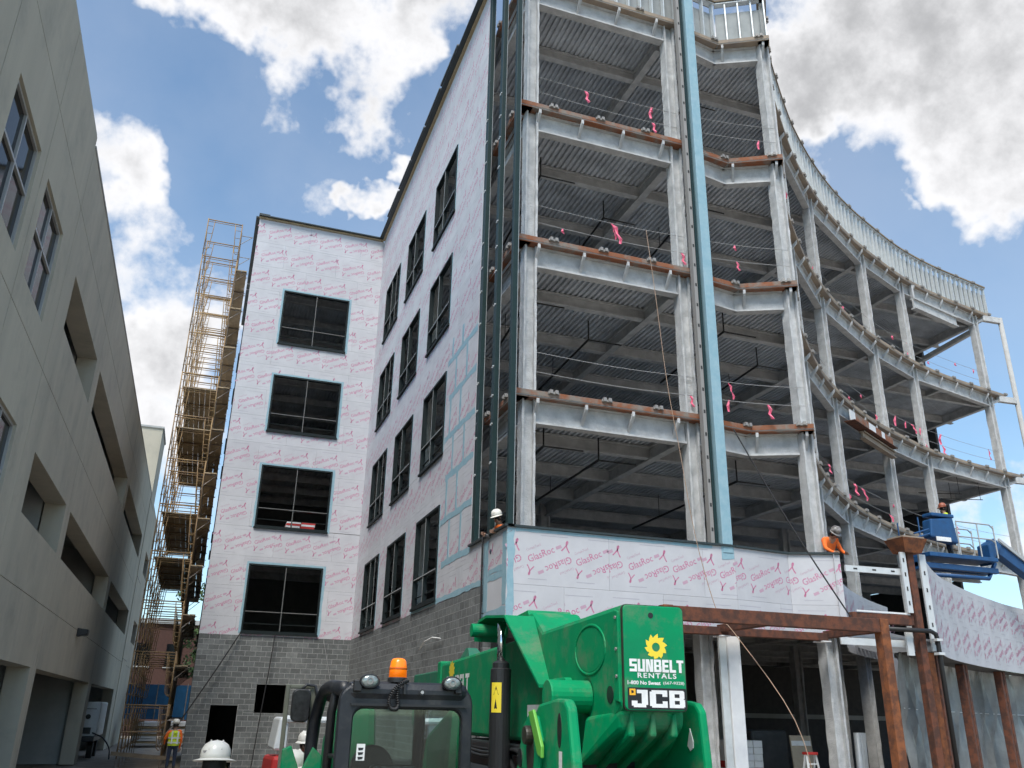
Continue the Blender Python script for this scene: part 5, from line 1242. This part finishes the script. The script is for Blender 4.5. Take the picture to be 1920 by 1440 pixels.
person('person', 'person in plain white full-brim hard hat nearest the camera at lower left', (.29, 8.45, .09), R(-4), {}, 'hatw', 'greyshirt', 'denim', brim=True)
person('person', 'worker in white hard hat partly behind the green fender', (1.08, 9.6, -.02), R(200), {}, 'hatw', 'greyshirt', 'denim', 'hiy')
person('person', 'worker in white hard hat and orange shirt behind the mirror mast', (1.83, 14.6, .06), R(150), {}, 'hatw', 'hio', 'denim')
person('person', 'worker in orange shirt leaning over the dark parapet cap beside the steel column', (14.75, 17.75, 5.2), R(185), dict(chest=(0, .10, 1.20), waist=(0, .03, 1.04), neck=(0, .22, 1.33), head0=(0, .28, 1.37), head1=(0, .35, 1.45), sl=(-.2, .16, 1.28), sr=(.2, .16, 1.28), el=(-.27, .22, 1.05), er=(.27, .24, 1.05), wl=(-.2, .42, .93), wr=(.22, .42, .93), hl=(-.17, .49, .92), hr=(.19, .49, .92)), 'hatb', 'hio', 'denim', goggles=True)
person('person', 'worker in orange and grey vest crouching at the open corner behind the dark mullions', (6.45, 18.55, 5.2), R(110), dict(pelvis=(0, 0, .62), waist=(0, .05, .74), chest=(0, .15, .95), neck=(0, .26, 1.10), head0=(0, .30, 1.16), head1=(0, .33, 1.27), sl=(-.2, .2, 1.05), sr=(.2, .2, 1.05), el=(-.26, .3, .82), er=(.26, .3, .82), wl=(-.2, .5, .85), wr=(.2, .5, .85), hl=(-.18, .57, .86), hr=(.18, .57, .86), pl=(-.1, 0, .58), pr=(.1, 0, .58), kl=(-.14, .38, .5), kr=(.14, .38, .5), al=(-.13, .05, .09), ar=(.13, .05, .09), tl=(-.13, .2, .04), tr=(.13, .2, .04)), 'hatw', 'greyshirt', 'denim', 'hio')
person('person', 'worker with red brown hard hat and yellow shirt in the blue lift basket', (23.45, 22.1, 7.42), R(60), {}, 'hato', 'hiy', 'denim')

# ================================================================== MATERIALS STORED ON THE GROUND FLOOR
def pallet(x, y, label, w, d, rows_, cols, mm, name='stacked_boxes', h=.16, group=None):
    t_ = thing(name, label, 'pallet', (x, y, 0), 0, group)
    for k in range(3): MB().box(x - w / 2 + k * (w - .1) / 2, x - w / 2 + .1 + k * (w - .1) / 2, y - d / 2, y + d / 2, 0, .12).build('pallet_runner', M['wood'], t_)
    for r_ in range(rows_):
        for c in range(cols):
            x0 = x - w / 2 + c * w / cols; o = random.uniform(-.015, .015)
            b = MB().box(x0 + .006, x0 + w / cols - .006, y - d / 2 + o, y + d / 2 + o, .122 + r_ * h, .122 + (r_ + 1) * h - .006).build('carton', M[mm[(r_ * 3 + c) % len(mm)]], t_, bevel=.006)
    return t_
pallet(13.45, 20.6, 'pallet of white cartons with red ends just inside the ground floor opening', 1.1, 1.0, 10, 4, ['white', 'white', 'whiteb', 'white', 'red', 'whiteb', 'white'])
wr = thing('wrapped_pallet', 'dark grey wrapped pallet load behind the white cartons', 'pallet', (15.6, 22.6, 0))
MB().box(15.0, 16.2, 22, 23.2, .12, 1.95).build('wrapped_load', M['black_tarp'], wr, bevel=.08); MB().box(15.0, 16.2, 22.0, 23.2, 0, .11).build('pallet_base', M['wood'], wr)
wr = thing('block_cube', 'dark stack of blocks left of the wrapped pallet inside the ground floor', 'blocks', (13.6, 23.4, 0))
for r_ in range(9):
    for c in range(3): MB().box(13.0 + c * .41, 13.4 + c * .41, 23.0, 23.8, r_ * .2, r_ * .2 + .19).build('block', M['cmu'], wr)
MB().box(13.05, 13.6, 23.1, 23.5, 1.85, 2.05).build('loose_block', M['card'], wr)
bd = thing('board_stack', 'tan plywood sheet leaning upright by the sprayed column', 'board', (15.45, 20.2, 0))
MB().hexa([(15.0, 20.1, 0), (15.65, 20.1, 0), (15.65, 20.14, 0), (15.0, 20.14, 0), (15.0, 20.3, 1.85), (15.65, 20.3, 1.85), (15.65, 20.34, 1.85), (15.0, 20.34, 1.85)]).build('sheet', M['card'], bd)
MB().hexa([(15.02, 20.27, 1.6), (15.62, 20.27, 1.6), (15.62, 20.275, 1.6), (15.02, 20.275, 1.6), (15.02, 20.285, 1.72), (15.62, 20.285, 1.72), (15.62, 20.29, 1.72), (15.02, 20.29, 1.72)]).build('label_strip', M['decalw'], bd)
ld = thing('step_ladder', 'white and red step ladder in front of the plywood sheet', 'ladder', (14.5, 18.8, 0))
for sx in (-.22, .22):
    MB().bar((14.5 + sx, 18.6, 0), (14.5 + sx * .6, 18.85, 1.45), .05, .03).build('rail', M['white'], ld); MB().bar((14.5 + sx, 19.2, 0), (14.5 + sx * .6, 18.9, 1.45), .04, .03).build('rear_rail', M['white'], ld)
for k in range(5): MB().box(14.5 - .2 + k * .015, 14.5 + .2 - k * .015, 18.62 + k * .045, 18.70 + k * .045, .26 + k * .24, .29 + k * .24).build('tread', M['white'], ld)
MB().box(14.34, 14.66, 18.78, 18.98, 1.44, 1.50).build('top_cap', M['red'], ld, bevel=.01)
dc = thing('duct_bundle', 'upright bundle of shiny metal ducts behind the sprayed column', 'ducts', (16.3, 19.3, 0))
for k in range(3): MB().tube([(16.2 + k * .16, 19.2 + k * .1, 0), (16.25 + k * .16, 19.2 + k * .1, 1.95)], .09, 14).build('duct', M['galvw'], dc, smooth=True)
TG = T(-.33, 0, 0)
gb = thing('compact_machine', 'white and red compact machine partly hidden behind the green telehandler', 'machine', (1.42, 12.4, 0))
MB().hexa([(1.4, 12.2, .9), (1.75, 12.2, .9), (1.75, 13.6, .9), (1.4, 13.6, .9), (1.45, 12.2, 1.66), (1.72, 12.2, 1.66), (1.72, 13.6, 1.62), (1.45, 13.6, 1.62)]).build('body', M['red'], gb, TG, bevel=.05)
MB().hexa([(1.45, 12.3, 1.72), (1.62, 12.3, 1.72), (1.62, 13.2, 1.72), (1.45, 13.2, 1.72), (1.5, 12.3, 2.12), (1.62, 12.3, 2.12), (1.62, 13.2, 2.12), (1.5, 13.2, 2.12)]).build('rear_guard', M['white'], gb, TG, bevel=.03)
MB().tube([(1.55, 12.3, 2.10), (2.1, 12.3, 2.09)], .045, 8).build('guard_bar', M['white'], gb, TG)
for y in (12.4, 13.3):
    for x in (1.3, 2.1): MB().lathe([(.25, -.1), (.38, -.1), (.38, .1), (.25, .1)], (x, y, .38), 16, 'x').build('wheel', M['rubber'], gb, TG)
MB().box(1.4, 2.05, 12.2, 13.6, .4, .9).build('chassis', M['black'], gb, TG)

# ================================================================== TREES BEYOND
def tree(label, x, y, h, w, seed):
    rnd = random.Random(seed); t_ = thing('tree', label, 'tree', (x, y, 0))
    s = MB().tube([(x, y, 0), (x + .1, y, h * .3), (x, y + .1, h * .55), (x + .2, y, h * .85)], [.28, .2, .13, .03], 8)
    for k in range(7):
        a = rnd.uniform(0, 6.28); z = h * rnd.uniform(.35, .7); s.tube([(x, y, z), (x + w * .3 * math.cos(a), y + w * .3 * math.sin(a), z + h * .12), (x + w * .45 * math.cos(a), y + w * .45 * math.sin(a), z + h * .2)], [.09, .05, .02], 5)
    s.build('trunk', M['bark'], t_)
    c = MB(); cl = [(rnd.gauss(0, .3) * w, rnd.gauss(0, .3) * w, h * rnd.uniform(.42, 1.0)) for _ in range(46)]
    for cx, cy, cz in cl:
        rr = rnd.uniform(.35, .8) * w * .22
        for _ in range(120):
            d = Vector((rnd.gauss(0, 1), rnd.gauss(0, 1), rnd.gauss(0, .8))).normalized() * rr * rnd.uniform(.5, 1.1); p = Vector((x + cx, y + cy, cz)) + d
            u = Vector((rnd.gauss(0, 1), rnd.gauss(0, 1), rnd.gauss(0, 1))).normalized(); v = u.orthogonal().normalized(); l = rnd.uniform(.10, .2)
            c.add([p - u * l, p + v * l * .5, p + u * l, p - v * l * .5], [(0, 1, 2, 3)])
    o = bpy.data.objects.new('crown', c.mesh('crown', M['leaf'], fix=False)); link(o, t_)
tree('leafy green tree far behind the right end of the steel frame', 62.5, 46, 12.0, 5.5, 3)
tree('green tree showing through the gap between scaffold and wing', 1.5, 72, 11, 4.5, 5)
